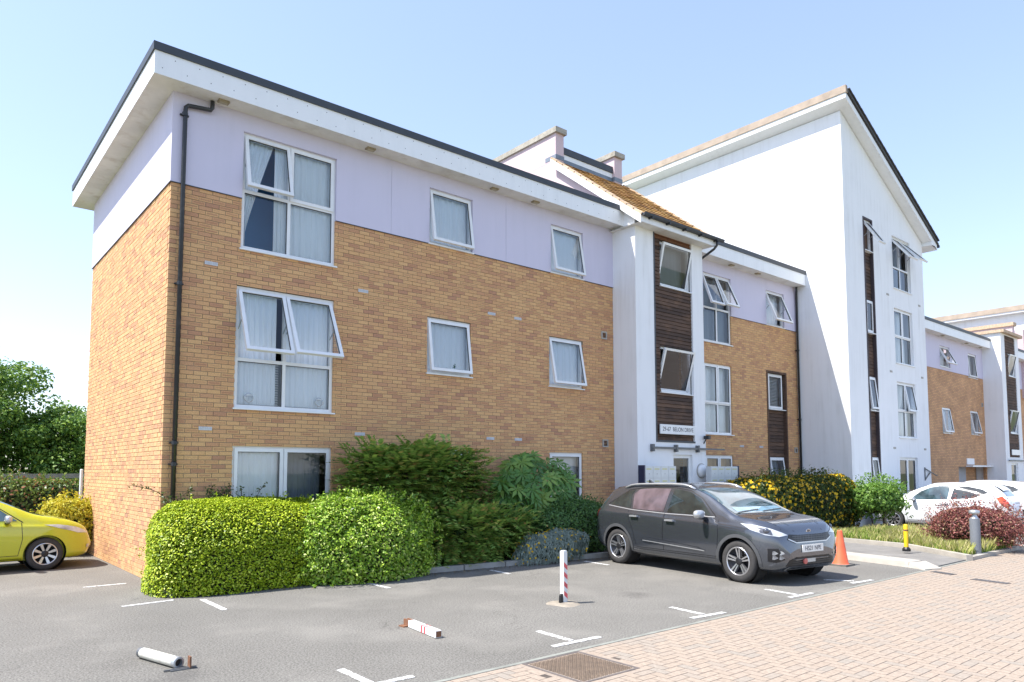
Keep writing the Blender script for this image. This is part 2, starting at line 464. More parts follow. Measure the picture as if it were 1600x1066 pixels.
sheet('ground', [(-400,-400),(400,-400),(400,400),(-400,400)], -0.03, MAT['grassbase'])
KY = -7.24
sheet('car_park', [(-40, KY),(60, KY),(60, 9.0),(-40, 9.0)], 0.0, MAT['tarmac'])
# block paving: a bed of joint sand with every paver standing on it
pave = sheet('paved_road', [(-40,-22),(70,-22),(70,KY-0.055),(-40,KY-0.055)], -0.0013, MAT['joint'])
def paver_mesh(lx, ly):
    c = 0.0012; hx, hy = lx/2-0.003, ly/2-0.003
    b = MB()
    b.add([(-hx,-hy,-0.012),(hx,-hy,-0.012),(hx,hy,-0.012),(-hx,hy,-0.012),
           (-hx+c,-hy+c,0),(hx-c,-hy+c,0),(hx-c,hy-c,0),(-hx+c,hy-c,0)],
          [(4,5,6,7),(0,1,5,4),(1,2,6,5),(2,3,7,6),(3,0,4,7)])
    return b
def build_paving():
    X0, X1, Y0 = -1.0, 24.0, -13.2
    top = KY - 0.058
    L = []                                   # (cx, cy, horizontal?)
    x = X0
    while x < X1:
        L.append((x+0.1, top-0.05, True)); x += 0.2
    y_top = top - 0.10
    # 90 degree herringbone, unit 0.1
    u = 0.1
    for j in range(0, int((y_top - Y0)/u)):
        for i in range(int(X0/u)-2, int(X1/u)+2):
            k = (i + j) % 4
            if k == 0: L.append(((i+1)*u, y_top-(j+0.5)*u, True))
            elif k == 2: L.append(((i+0.5)*u, y_top-(j+1)*u, False))
            elif k == 3 and j == 0: L.append(((i+0.5)*u, y_top-0.5*u, None))
    keep = []
    for cx, cy, h in L:
        if 1.40 < cx < 2.22 and -8.14 < cy < -7.30 and cy < top - 0.06: continue          # manhole
        q = px((cx, cy, 0))
        if q is None: continue
        if not (-500 < q[0] < 2400 and 800 < q[1] < 1800): continue
        d = (Vector((cx, cy, 0)) - CAM).length
        vis = -5 < q[0] < 1605 and q[1] < 1069
        keep.append((d if vis else d + 50, cx, cy, h))
    keep.sort(key=lambda q: q[0])
    mh, mv, mq = paver_mesh(0.2, 0.1).mesh('paver_long'), paver_mesh(0.1, 0.2).mesh('paver_cross'), paver_mesh(0.1, 0.1).mesh('paver_half')
    for me in (mh, mv, mq): me.materials.append(MAT['paver'])
    for d, cx, cy, h in keep[:300]:
        o = bpy.data.objects.new('paver', mq if h is None else mh if h else mv); COL.objects.link(o)
        o.parent = pave; o.location = (cx, cy, random.uniform(-0.0004, 0.0006))
        o.rotation_euler = (random.uniform(-.003,.003), random.uniform(-.003,.003), 0)
    b = MB()
    for d, cx, cy, h in keep[300:]:
        s = paver_mesh(0.1, 0.1) if h is None else paver_mesh(0.2, 0.1) if h else paver_mesh(0.1, 0.2)
        dz = random.uniform(-0.0004, 0.0006); tx, ty = random.uniform(-.003,.003), random.uniform(-.003,.003)
        b.add([(x+cx, y+cy, z+dz+tx*x+ty*y) for x, y, z in s.v], s.f)
    b.build('pavers', MAT['paver'], pave, kind='stuff')
build_paving()
MB().box(-40, 70, KY-0.055, KY, -0.05, 0.003).build('edging_strip', MAT['edging'], kind='structure')
MB().box(24.0, 70, -22, KY-0.056, -0.02, -0.001).build('paved_road_far', M_plain('far_block_paving', (0.33, 0.27, 0.225), 0.9, 0.15, 2), kind='structure')

# painted bay markings
def mark(pts, wd=0.078):
    (x0, y0), (x1, y1) = pts
    MB().bar((x0, y0, 0.0035), (x1, y1, 0.0035), wd, 0.003).build('bay_marking', MAT['marking'], kind='structure')
for seg in [((0.165,-1.76),(0.155,-2.75)), ((2.71,-1.95),(2.72,-2.62)), ((5.19,-2.06),(5.15,-2.66)), ((7.45,-2.26),(7.39,-2.98)),
            ((-0.84,-1.61),(-0.16,-1.54)), ((-0.95,0.575),(-0.33,0.575)), ((-3.1,4.5),(-0.7,4.55)),
            ((0.02,-6.36),(0.02,-6.93)), ((-0.30,-6.985),(0.42,-6.985)),
            ((2.48,-6.36),(2.45,-6.94)), ((2.12,-7.0),(2.82,-7.02)),
            ((4.81,-6.45),(4.74,-7.02)), ((4.43,-7.07),(5.06,-7.12)),
            ((7.12,-6.49),(7.02,-7.05)), ((6.72,-7.1),(7.35,-7.13)),
            ((8.75,-6.6),(8.98,-7.0)), ((8.72,-7.08),(9.35,-7.14))]:
    mark(seg)

# kerb along the planting bed, single stones
kerb = sheet('planting_bed', [(-0.12,-1.22),(10.9,-2.3),(10.92,0.0),(0.0,0.0),(-0.12,-0.02)], 0.05, MAT['soil'])
kx = 0.25
while kx < 9.8:
    k1 = min(kx + 0.9, 10.6)
    y0, y1 = -1.26 - 0.100*kx, -1.26 - 0.100*k1
    MB().prism([(kx+.006, y0, -0.02),(k1-.006, y1, -0.02),(k1-.006, y1+.115, -0.02),(kx+.006, y0+.115, -0.02)], (0,0,0.115)).build('kerb_stone', MAT['kerb'], kerb)
    kx += 0.915
MB().prism([(-0.20,0.03,-.02),(-.09,0.03,-.02),(-0.06,-1.2,-.02),(-0.17,-1.2,-.02)], (0,0,0.1)).build('kerb_stone', MAT['kerb'], kerb)

# footpath to the entrance between two kerbs, and the weedy verge beyond it
path = MB().prism([(11.5,-7.22,-.02),(13.5,-7.22,-.02),(13.9,-6.64,-.02),(14.85,-5.45,-.02),(15.15,-3.85,-.02),(15.3,-0.8,-.02),(13.9,0,-.02),(11.0,0,-.02),(12.4,-3.6,-.02),(12.5,-4.6,-.02),(12.1,-5.4,-.02),(11.8,-6.1,-.02)], (0,0,0.04)).build('footpath', M_plain('path_tarmac', (0.20, 0.19, 0.175), 0.93, 0.2, 2, fine=(110, 0.6, 0.006)), kind='structure')
LK = [(11.30,-7.22),(11.46,-6.88),(11.63,-6.22),(11.80,-5.42),(12.10,-4.5),(12.2,-3.5),(11.2,-2.4)]
for (a, b_) in zip(LK[:-1], LK[1:]):
    n = Vector((b_[1]-a[1], -(b_[0]-a[0]))).normalized()*0.42
    h0 = 0.02 if a == LK[0] else 0.11
    q = MB(); w_ = [(a[0],a[1],-.02),(b_[0],b_[1],-.02),(b_[0]-n.x*-1,b_[1]-n.y*-1,-.02),(a[0]+n.x,a[1]+n.y,-.02)]
    top = [(a[0]+n.x*.1,a[1]+n.y*.1,h0*.86),(b_[0]+n.x*.1,b_[1]+n.y*.1,.095),(b_[0]+n.x,b_[1]+n.y,.11),(a[0]+n.x,a[1]+n.y,h0)]
    q.add(w_+top, [(3,2,1,0),(4,5,6,7),(0,1,5,4),(1,2,6,5),(2,3,7,6),(3,0,4,7)]).build('kerb_stone', MAT['kerbpale'], path)
RK = [(13.45,-7.24),(13.95,-6.64),(14.89,-5.46),(15.2,-3.84),(15.35,-2.2)]
for (a, b_) in zip(RK[:-1], RK[1:]):
    n = Vector((b_[1]-a[1], -(b_[0]-a[0]))).normalized()*0.13
    MB().prism([(a[0],a[1],-.02),(b_[0],b_[1],-.02),(b_[0]+n.x,b_[1]+n.y,-.02),(a[0]+n.x,a[1]+n.y,-.02)], (0,0,0.135)).build('kerb_stone', MAT['kerbpale'], path)
MB().prism([(13.6,-7.24,-.02),(17.2,-7.24,-.02),(19.0,-6.0,-.02),(19.2,-2.0,-.02),(20.4,-1.9,-.02),(20.4,0,-.02),(15.35,0,-.02),(15.3,-2.2,-.02),(15.3,-3.84,-.02),(15.0,-5.46,-.02),(14.05,-6.64,-.02)], (0,0,0.075)).build('verge', MAT['soil'], kind='structure')
for i_ in range(4): MB().box(13.6+i_*.92, 14.51+i_*.92, -7.3, -7.18, -.02, .07).build('kerb_stone', MAT['kerbpale'], path)
MB().prism([(9.8,-2.3,-.02),(11.2,-2.4,-.02),(11.2,-.78,-.02),(9.8,-.78,-.02)], (0,0,0.06)).build('entrance_paving', MAT['kerbpale'], path)

# ------------------------------------------------------------------ building helpers
FRONT = lambda y: (lambda u, v, d: (u, y + d, v))
SIDE = lambda x: (lambda u, v, d: (x + d, u, v))

def rect_sub(r, o):
    x0, x1, z0, z1 = r; a0, a1, c0, c1 = o
    if a1 <= x0 or a0 >= x1 or c1 <= z0 or c0 >= z1: return [r]
    out = []
    if a0 > x0: out.append((x0, a0, z0, z1))
    if a1 < x1: out.append((a1, x1, z0, z1))
    xa, xb = max(x0, a0), min(x1, a1)
    if c0 > z0: out.append((xa, xb, z0, c0))
    if c1 < z1: out.append((xa, xb, c1, z1))
    return out

def panel(b, T, u0, u1, v0, v1, ops, d=0.0, reveal=0.12):
    """flat wall face with openings and their reveals"""
    R = [(u0, u1, v0, v1)]
    for o in ops:
        R = [q for r in R for q in rect_sub(r, o)]
    for a, c, e, f in R:
        b.quad(T(a,e,d), T(c,e,d), T(c,f,d), T(a,f,d))
    for a, c, e, f in ops:
        a, c, e, f = max(a,u0), min(c,u1), max(e,v0), min(f,v1)
        if a >= c or e >= f: continue
        b.quad(T(a,e,d), T(a,f,d), T(a,f,d+reveal), T(a,e,d+reveal))
        b.quad(T(c,e,d), T(c,f,d), T(c,f,d+reveal), T(c,e,d+reveal))
        if f < v1: b.quad(T(a,f,d), T(c,f,d), T(c,f,d+reveal), T(a,f,d+reveal))
        if e > v0: b.quad(T(a,e,d), T(c,e,d), T(c,e,d+reveal), T(a,e,d+reveal))

def brick_rects(u0, u1, v0, v1, ops, shift=0.0):
    out = []; row = int(round(v0/0.075)); 
    while row*0.075 < v1 - 0.01:
        z0 = row*0.075 + 0.005; z1 = min(z0 + 0.065, v1)
        x = u0 - (0.1125 if row % 2 else 0.0) + shift
        while x < u1:
            a, c = max(x + 0.005, u0), min(x + 0.22, u1)
            if c - a > 0.02:
                R = [(a, c, z0, z1)]
                for o in ops: R = [q for r in R for q in rect_sub(r, o)]
                out += [q for q in R if q[1]-q[0] > 0.015 and q[3]-q[2] > 0.012]
            x += 0.225
        row += 1
    return out

def brick_box(T, r, depth=0.1, dz=0.0):
    a, c, e, f = r
    V = [T(a,e,dz),T(c,e,dz),T(c,f,dz),T(a,f,dz),T(a,e,depth),T(c,e,depth),T(c,f,depth),T(a,f,depth)]
    F = [(0,1,2,3),(0,4,5,1),(1,5,6,2),(2,6,7,3),(3,7,4,0)]
    return V, F
BUV = [(0,0),(1,0),(1,1),(0,1)] + [(0.02,0.02)]*16

def uv_brick(me, n):
    l = me.uv_layers.new(name='UVMap')
    l.data.foreach_set('uv', np.array(BUV*n, dtype=np.float32).ravel())

def bricks_joined(name, T, rects, parent):
    V, F = [], []
    for r in rects:
        v, f = brick_box(T, r, 0.1, random.uniform(-0.003, 0.0025)); b0 = len(V)
        V += v; F += [tuple(b0+i for i in q) for q in f]
    me = bpy.data.meshes.new(name); me.from_pydata(V, [], F); uv_brick(me, len(rects)); me.update()
    return link(name, me, MAT['brick'], parent, kind='stuff')

def area_px(T, r):
    P = [px(T(u, v, 0)) for u, v in ((r[0],r[2]),(r[1],r[2]),(r[1],r[3]),(r[0],r[3]))]
    if any(p is None for p in P): return 0
    return abs(sum(P[i][0]*P[(i+1)%4][1]-P[(i+1)%4][0]*P[i][1] for i in range(4)))/2

_brickmesh = {}
def brick_single(T, r, parent, side):
    a, c, e, f = r
    key = (side, round(c-a, 3), round(f-e, 3))
    if key not in _brickmesh:
        TT = SIDE(0) if side else FRONT(0)
        V, F = brick_box(TT, (-(c-a)/2, (c-a)/2, -(f-e)/2, (f-e)/2))
        me = bpy.data.meshes.new('brick'); me.from_pydata(V, [], F); uv_brick(me, 1); me.update()
        me.materials.append(MAT['brick']); _brickmesh[key] = me
    o = bpy.data.objects.new('brick', _brickmesh[key]); COL.objects.link(o)
    o.parent = parent; o.matrix_parent_inverse = wmat(parent).inverted()
    o.location = T((a+c)/2, (e+f)/2, random.uniform(-0.003, 0.0025))
    return o

def bars(T, a, c, e, f, wd, d0, d1, cols=(), rows=()):
    """window frame ring with mullions (cols) and transoms (rows)"""
    b = MB()
    def bx(u0,u1,v0,v1):
        V = [T(u0,v0,d0),T(u1,v0,d0),T(u1,v1,d0),T(u0,v1,d0),T(u0,v0,d1),T(u1,v0,d1),T(u1,v1,d1),T(u0,v1,d1)]
        b.add(V, [(0,1,2,3),(7,6,5,4),(0,4,5,1),(1,5,6,2),(2,6,7,3),(3,7,4,0)])
    bx(a, a+wd, e, f); bx(c-wd, c, e, f); bx(a+wd, c-wd, f-wd, f); bx(a+wd, c-wd, e, e+wd)
    us = [a+wd] + sorted(cols) + [c-wd]
    for x in cols: bx(x-wd/2, x+wd/2, e+wd, f-wd)
    seg = []; prev = a+wd
    for x in sorted(cols): seg.append((prev, x-wd/2)); prev = x+wd/2
    seg.append((prev, c-wd))
    for z in rows:
        for s0, s1 in seg: bx(s0, s1, z-wd/2, z+wd/2)
    return b

def rot_open(T, v_top, d_hinge, ang):
    """sash swung about a horizontal hinge at height v_top; positive = foot outwards"""
    ca, sa = math.cos(ang), math.sin(ang)
    def TT(u, v, d):
        h = v_top - v; dd = d - d_hinge
        return T(u, v_top - h*ca - dd*sa, d_hinge - h*sa + dd*ca)
    return TT

def pane_box(T, a, c, e, f, d):
    b = MB()
    V = [T(a,e,d),T(c,e,d),T(c,f,d),T(a,f,d)]
    return b.add(V, [(0,1,2,3)])

def window(root, T, a, c, e, f, cols=(), rows=(), lights=(), sill=True, fd=0.045, wd=0.06, name='window'):
    """lights: (u0,u1,v0,v1, opening angle in degrees or None for a fixed pane, hinge fraction)"""
    w_ = bars(T, a, c, e, f, wd, fd, fd+0.07, cols, rows).build(name, MAT['upvc'], root)
    for (u0, u1, v0, v1, ang, hf) in lights:
        if ang is None:
            pane_box(T, u0, u1, v0, v1, fd+0.03).build('pane', MAT['glass'], w_)
            bars(T, u0, u1, v0, v1, 0.009, fd+0.02, fd+0.034).build('seal', MAT['seal'], w_)
            continue
        hv = v1 - (v1-v0)*hf
        TT = rot_open(T, hv, fd-0.012, math.radians(ang)) if ang else T
        o_ = 0.022
        bars(TT, u0-o_, u1+o_, v0-o_, v1+o_, 0.062, fd-0.022, fd+0.038).build('sash', MAT['upvc'], w_)
        k = 0.062-o_
        pane_box(TT, u0+k, u1-k, v0+k, v1-k, fd+0.004).build('pane', MAT['glass'], w_)
        bars(TT, u0+k-.001, u1-k+.001, v0+k-.001, v1-k+.001, 0.009, fd-0.006, fd+0.012).build('seal', MAT['seal'], w_)
        if ang and abs(ang) > 12:
            s = MB()
            for uu in (u0+0.0, u1-0.0):
                s.bar(T(uu, v0+(v1-v0)*0.42, fd+0.01), TT(uu, v0+(v1-v0)*0.55, fd+0.02), 0.012, 0.018)
            s.build('stay', MAT['galv'], w_)
    if sill:
        b = MB()
        V = [T(a-0.03,e-0.032,-0.045),T(c+0.03,e-0.032,-0.045),T(c+0.03,e-0.006,-0.045),T(a-0.03,e-0.006,-0.045),
             T(a-0.03,e-0.032,fd+0.05),T(c+0.03,e-0.032,fd+0.05),T(c+0.03,e+0.002,fd+0.05),T(a-0.03,e+0.002,fd+0.05)]
        b.add(V, [(0,1,2,3),(7,6,5,4),(0,4,5,1),(1,5,6,2),(2,6,7,3),(3,7,4,0)])
        b.build('sill', MAT['upvc'], w_)
    return w_

def quad_lights(a, c, e, f, mx, mz, angs, wd=0.06):
    h = wd/2
    return [(a+wd, mx-h, mz+h, f-wd, angs[0], 0.02), (mx+h, c-wd, mz+h, f-wd, angs[1], 0.02),
            (a+wd, mx-h, e+wd, mz-h, angs[2] if len(angs) > 2 else None, 0), (mx+h, c-wd, e+wd, mz-h, angs[3] if len(angs) > 2 else None, 0)]

def curtain(T, a, c, e, f, d, label, waves=7, amp=0.03, edge=None, mat='curtain', group=None):
    """hanging cloth; edge(t) gives the right edge share at height share t"""
    b = MB(); nu, nv = 60, 14; V = []; F = []
    ph = random.uniform(0, 6)
    for j in range(nv+1):
        t = j/nv; v = e + (f-e)*t
        lo, hi = edge(t) if edge else (0, 1)
        for i in range(nu+1):
            s = i/nu; u = a + (c-a)*(lo + (hi-lo)*s)
            dd = d + .5*amp*(math.sin(2*PI*waves*s + ph) + 0.5*math.sin(2*PI*waves*2.3*s + ph*2 + t*0.6))*(1 - 0.25*t)
            V.append(T(u, v, dd))
    for j in range(nv):
        for i in range(nu):
            k = j*(nu+1)+i; F.append((k, k+1, k+nu+2, k+nu+1))
    return b.add(V, F).build('curtain', MAT[mat], None, smooth=True, label=label, cat='curtain', group=group)

def downpipe(root, pts, zs, yw, r=0.034):
    p = MB().tube(pts, r, 12).build('downpipe', MAT['black'], root, smooth=True)
    x = pts[-1][0]; y = pts[-1][1]
    for z in zs:
        MB().lathe([(r+0.012,-0.03),(r+0.012,0.03)], Matrix.Translation((x, y, z)), 12, True).box(x-0.07, x+0.07, y+r*0.6, yw, z-0.012, z+0.012).build('pipe_bracket', MAT['black'], p)
    return p

def airbrick(root, T, u, v, wd=0.215, h=0.06):
    b = MB(); 
    def bx(u0,u1,v0,v1,d0,d1):
        V = [T(u0,v0,d0),T(u1,v0,d0),T(u1,v1,d0),T(u0,v1,d0),T(u0,v0,d1),T(u1,v0,d1),T(u1,v1,d1),T(u0,v1,d1)]
        b.add(V, [(0,1,2,3),(0,4,5,1),(1,5,6,2),(2,6,7,3),(3,7,4,0)])
    bx(u, u+wd, v, v+0.012, -0.012, 0.03); bx(u, u+wd, v+h-0.012, v+h, -0.012, 0.03)
    n = 7
    for i in range(n+1):
        uu = u + (wd-0.014)*i/n; bx(uu, uu+0.014, v+0.012, v+h-0.012, -0.012, 0.03)
    bx(u, u+wd, v+h*0.45, v+h*0.55, -0.011, 0.03); bx(u+.004, u+wd-.004, v+.005, v+h-.005, -0.004, 0.03)
    b.build('air_brick', MAT['airbrick'], root)
MAT['airbrick'] = M_plain('pale_plastic_vent', (0.60, 0.62, 0.65), 0.6, 0.1, 8)

def fan_vent(root, T, u, v, s=0.2):
    b = bars(T, u, u+s, v, v+s, 0.03, -0.03, 0.02)
    f = b.build('extractor_vent', MAT['ventframe'], root)
    q = MB()
    for i in range(4):
        z = v + 0.03 + (s-0.06)*i/4
        q.quad(T(u+0.03, z, -0.02), T(u+s-0.03, z, -0.02), T(u+s-0.03, z+(s-.06)/4, 0.012), T(u+0.03, z+(s-.06)/4, 0.012))
    q.build('louvre', MAT['ventdark'], f)
MAT['ventframe'] = M_plain('grey_vent_frame', (0.42, 0.40, 0.36), 0.7, 0.1, 8)
MAT['ventdark'] = M_plain('dark_louvre', (0.06, 0.06, 0.06), 0.7, 0.1, 8)
MAT['curtainblue'] = M_leaf('blue_grey_net_curtain', [(0, (0.30, 0.36, 0.43)), (1, (0.36, 0.42, 0.48))], 0.3, 0.9, (0.3, 0.36, 0.42))
MAT['chrome2'] = M_simple('clear_plastic_vent', (0.45, 0.48, 0.50), 0.25, 0.3)
MAT['potleaf'] = M_leaf('pot_plant_leaf', [(0, (0.02, 0.09, 0.035)), (1, (0.04, 0.14, 0.05))], 0.2)
MAT['galvdark'] = M_plain('dull_steel', (0.16, 0.165, 0.17), 0.5, 0.2, 6, metallic=0.6)
MAT['letter'] = M_simple('dark_lettering', (0.06, 0.06, 0.075), 0.6)
MAT['steelpanel'] = M_plain('white_enamel_panel', (0.66, 0.68, 0.67), 0.4, 0.05, 5)
MAT['navy'] = M_simple('navy_steel', (0.03, 0.035, 0.08), 0.4)
MAT['stripeyellow'] = M_simple('yellow_stripe', (0.62, 0.58, 0.16), 0.6)
MAT['curtainbuff'] = M_leaf('orange_buff_curtain', [(0, (0.52, 0.33, 0.17)), (1, (0.60, 0.40, 0.22))], 0.3, 0.9, (0.5, 0.3, 0.15))
MAT['woodpurple'] = M_plain('dark_stained_frame', (0.06, 0.045, 0.05), 0.7, 0.2, 5)
MAT['garage'] = M_plain('grey_painted_door', (0.38, 0.39, 0.42), 0.6, 0.1, 3)
MAT['oldwood'] = M_plain('silvered_timber', (0.30, 0.28, 0.25), 0.9, 0.25, 8)
MAT['cream'] = M_plain('off_white_plastic', (0.64, 0.63, 0.55), 0.5, 0.12, 10, dirt=((0.35, 0.25, 0.18), 0.4, 16))
MAT['coping2'] = M_plain('buff_concrete_coping', (0.44, 0.36, 0.285), 0.95, 0.22, 3, dirt=((0.32, 0.26, 0.2), 0.5, 6))
# ------------------------------------------------------------------ brick block on the left
BT = 6.675                      # top of the brickwork
SZ, FZ, TZ = 8.2325, 8.6236, 8.755    # soffit, fascia top, trim top
W1 = 10.92; D1 = 6.76; OV = 0.406

A = empty('apartment_block', (0, 0, 0), 'three storey buff brick apartment block with lilac upper band, nearest to the camera', 'building')
T0 = FRONT(0.0); TG = SIDE(0.0)
WIN = {  # a, c, e, f
 'A3': (1.175, 2.975, 5.775, 7.90), 'A2': (1.13, 2.98, 2.94, 5.10), 'A1': (1.13, 2.975, 0.62, 2.275),
 'B3': (5.13, 6.275, 6.69, 7.90), 'B2': (5.10, 6.25, 3.90, 5.09), 'C3': (8.67, 9.79, 6.70, 7.90),
 'C2': (8.61, 9.77, 3.89, 5.10), 'C1': (8.61, 9.745, 1.05, 2.28), 'B1': (5.10, 6.25, 1.05, 2.28)}
OPS = list(WIN.values())

# brickwork, front
grow = [(a-.005, c+.005, e-.005, f+.005) for a, c, e, f in OPS]
b = MB(); panel(b, T0, 0.0, W1, 0.0, BT, grow, 0.008, 0.10)
wall_f = b.build('brick_wall', MAT['mortar'], A)
b = MB(); panel(b, TG, 0.008, D1, 0.0, BT, [], 0.008)
b.quad((0.008, D1, 0), (W1, D1, 0), (W1, D1, BT), (0.008, D1, BT))
wall_g = b.build('gable_wall', MAT['mortar'], A)
rf = [r for r in brick_rects(0.0, W1, 0.0, BT, OPS)]
rg = [r for r in brick_rects(0.103, D1, 0.0, BT, [], 0.0)]
score = sorted(((area_px(T0, r) if r[2] > 1.7 else 0), i) for i, r in enumerate(rf))[::-1]
single = set(i for _, i in score[:240])
for i in single: brick_single(T0, rf[i], wall_f, False)
bricks_joined('brickwork', T0, [r for i, r in enumerate(rf) if i not in single], wall_f)
score = sorted(((area_px(TG, r) if r[2] > 1.5 else 0), i) for i, r in enumerate(rg))[::-1]
single = set(i for _, i in score[:60])
for i in single: brick_single(TG, rg[i], wall_g, True)
bricks_joined('brickwork', TG, [r for i, r in enumerate(rg) if i not in single], wall_g)

# lilac render band, slightly proud, with a drip bead at its foot
b = MB()
panel(b, T0, -0.016, 4.19, BT, SZ, OPS, -0.016, 0.13)
panel(b, T0, 4.196, 7.24, BT, SZ, OPS, -0.016, 0.13)
panel(b, T0, 7.246, W1, BT, SZ, OPS, -0.016, 0.13)
panel(b, TG, -0.016, D1+0.01, BT, SZ, [], -0.016)
b.quad((-0.016, D1+.01, BT), (W1, D1+.01, BT), (W1, D1+.01, SZ), (-0.016, D1+.01, SZ))
for x in (4.193, 7.243): b.quad((x-.004, -0.012, BT), (x+.004, -0.012, BT), (x+.004, -0.012, SZ), (x-.004, -0.012, SZ))
rend = b.build('render_band', MAT['lilac'], A)
for u0, u1 in ((-0.02, 1.17), (2.98, 5.10), (6.305, 8.64), (9.82, W1)): MB().box(u0, u1, -0.022, 0.0, BT-0.012, BT).build('drip_bead', MAT['trim'], rend)
MB().box(-0.022, 0.0, 0.0, D1, BT-0.012, BT).build('drip_bead', MAT['trim'], rend)

# fascia, soffit, roof trim, flat roof
FX0, FX1, FY0, FY1 = -OV, W1+0.02, -OV, D1+0.46
fb = MB()
fb.quad((FX0,FY0,SZ),(FX1,FY0,SZ),(FX1,FY0,FZ),(FX0,FY0,FZ)); fb.quad((FX0,FY1,SZ),(FX0,FY0,SZ),(FX0,FY0,FZ),(FX0,FY1,FZ))
fb.quad((FX1,FY0,SZ),(FX1,FY1,SZ),(FX1,FY1,FZ),(FX1,FY0,FZ)); fb.quad((FX1,FY1,SZ),(FX0,FY1,SZ),(FX0,FY1,FZ),(FX1,FY1,FZ))
fas = fb.build('fascia', MAT['fascia'], A)
MB().poly([(FX0+.001,FY0+.001,SZ),(FX1,FY0+.001,SZ),(FX1,FY1,SZ),(FX0+.001,FY1,SZ)]).build('soffit', MAT['soffit'], A)
tb = MB(); e_ = 0.025
tb.box(FX0-e_, FX1+.01, FY0-e_, FY0+.12, FZ-.004, TZ); tb.box(FX0-e_, FX0+.12, FY0+.12, FY1+e_, FZ-.004, TZ); tb.box(FX0+.12, FX1, FY1-.1, FY1+e_, FZ-.004, TZ)
rt = tb.build('roof_trim', MAT['trim'], A)
MB().quad((FX0,FY0,TZ-.05),(FX1,FY0,TZ-.05),(FX1,FY1,TZ-.05),(FX0,FY1,TZ-.05)).build('flat_roof', MAT['felt'], A)
sc_ = MB()
for i in range(60):
    x = FX0 + 0.12 + i*0.19; z = FZ - (0.07 if i % 2 else 0.27) + random.uniform(-.02,.02)
    sc_.lathe([(0.0, 0.0015), (0.008, 0.0012), (0.009, 0)], Matrix.Translation((x, FY0-0.0005, z)) @ Matrix.Rotation(PI/2, 4, 'X'), 6)
sc_.build('screw_heads', MAT['ventdark'], fas)
def soffit_light(root, x, y, z):
    l = MB().box(x-.09, x+.09, y-.06, y+.06, z-.03, z-0.001).build('soffit_light', MAT['lampframe'], root)
    MB().box(x-.065, x+.065, y-.04, y+.04, z-.038, z-.031).build('lens', MAT['lamplens'], l)
MAT['lampframe'] = M_plain('brown_stained_fitting', (0.33, 0.27, 0.17), 0.6, 0.2, 8)
MAT['lamplens'] = M_plain('yellowed_lens', (0.42, 0.36, 0.22), 0.4, 0.2, 8)
for x in (0.75, 3.6, 6.75, 8.0): soffit_light(A, x, -0.20, SZ)

# floors and rooms behind the windows
fl = MB()
for z in (2.5, 5.3, 8.1): fl.box(0.12, W1-.02, 0.22, D1-.05, z, z+0.15)
fl.build('floor_slab', MAT['room'], A)
pt = MB()
for x in (4.0, 7.5): pt.box(x, x+.1, 0.22, D1-.05, 0.05, 8.1)
pt.box(0.12, W1-.02, 4.2, 4.3, 0.05, 8.1)
pt.build('partition', MAT['room'], A)
MB().box(0.13, 3.98, 1.0, 1.08, 5.46, 8.09).build('feature_wall', MAT['roomblue'], A)

a, c, e, f = WIN['A3']; window(A, T0, a, c, e, f, (2.06,), (6.84,), quad_lights(a, c, e, f, 2.06, 6.84, (13, 0)))
a, c, e, f = WIN['A2']; window(A, T0, a, c, e, f, (2.03,), (3.80,), quad_lights(a, c, e, f, 2.03, 3.80, (24, 27)))
a, c, e, f = WIN['A1']; window(A, T0, a, c, e, f, (2.05,), (), [(a+.06, 2.02, e+.06, f-.06, 0, 0), (2.08, c-.06, e+.06, f-.06, 0, 0)])
for k, ang in (('B3', 9), ('B2', 8), ('C3', 10), ('C2', 11), ('C1', 0), ('B1', 0)):
    a, c, e, f = WIN[k]; window(A, T0, a, c, e, f, (), (), [(a+.06, c-.06, e+.06, f-.06, ang, 0.0)])
# small door-mirror style cat flaps in the first floor panes
for u in (1.40, 2.72):
    q = MB().lathe([(0.085, 0), (0.085, 0.012), (0.07, 0.016), (0.07, 0)], Matrix.Translation((u, 0.055, 3.13)) @ Matrix.Rotation(PI/2, 4, 'X'), 20)
    q.box(u-.05, u+.05, 0.036, 0.05, 3.165, 3.19)
    q.build('pane_vent', MAT['chrome2'] if 'chrome2' in MAT else MAT['upvc'], A)

for u, v in ((0.575,5.37),(3.48,5.36),(6.72,5.365),(7.50,5.36),(0.555,2.525),(3.45,2.525),(6.69,2.53),(7.51,2.53)): airbrick(A, T0, u, v)
fan_vent(A, T0, 10.45, 5.25); fan_vent(A, T0, 10.46, 2.44)
# downpipe at the corner
downpipe(A, [(0.60,-0.09,8.22),(0.60,-0.09,8.10),(0.58,-0.085,8.06),(0.21,-0.075,8.02),(0.175,-0.075,7.98),(0.17,-0.075,7.9),(0.165,-0.075,0.1)], (7.85, 4.95, 2.30, 1.95), 0.0, 0.036)

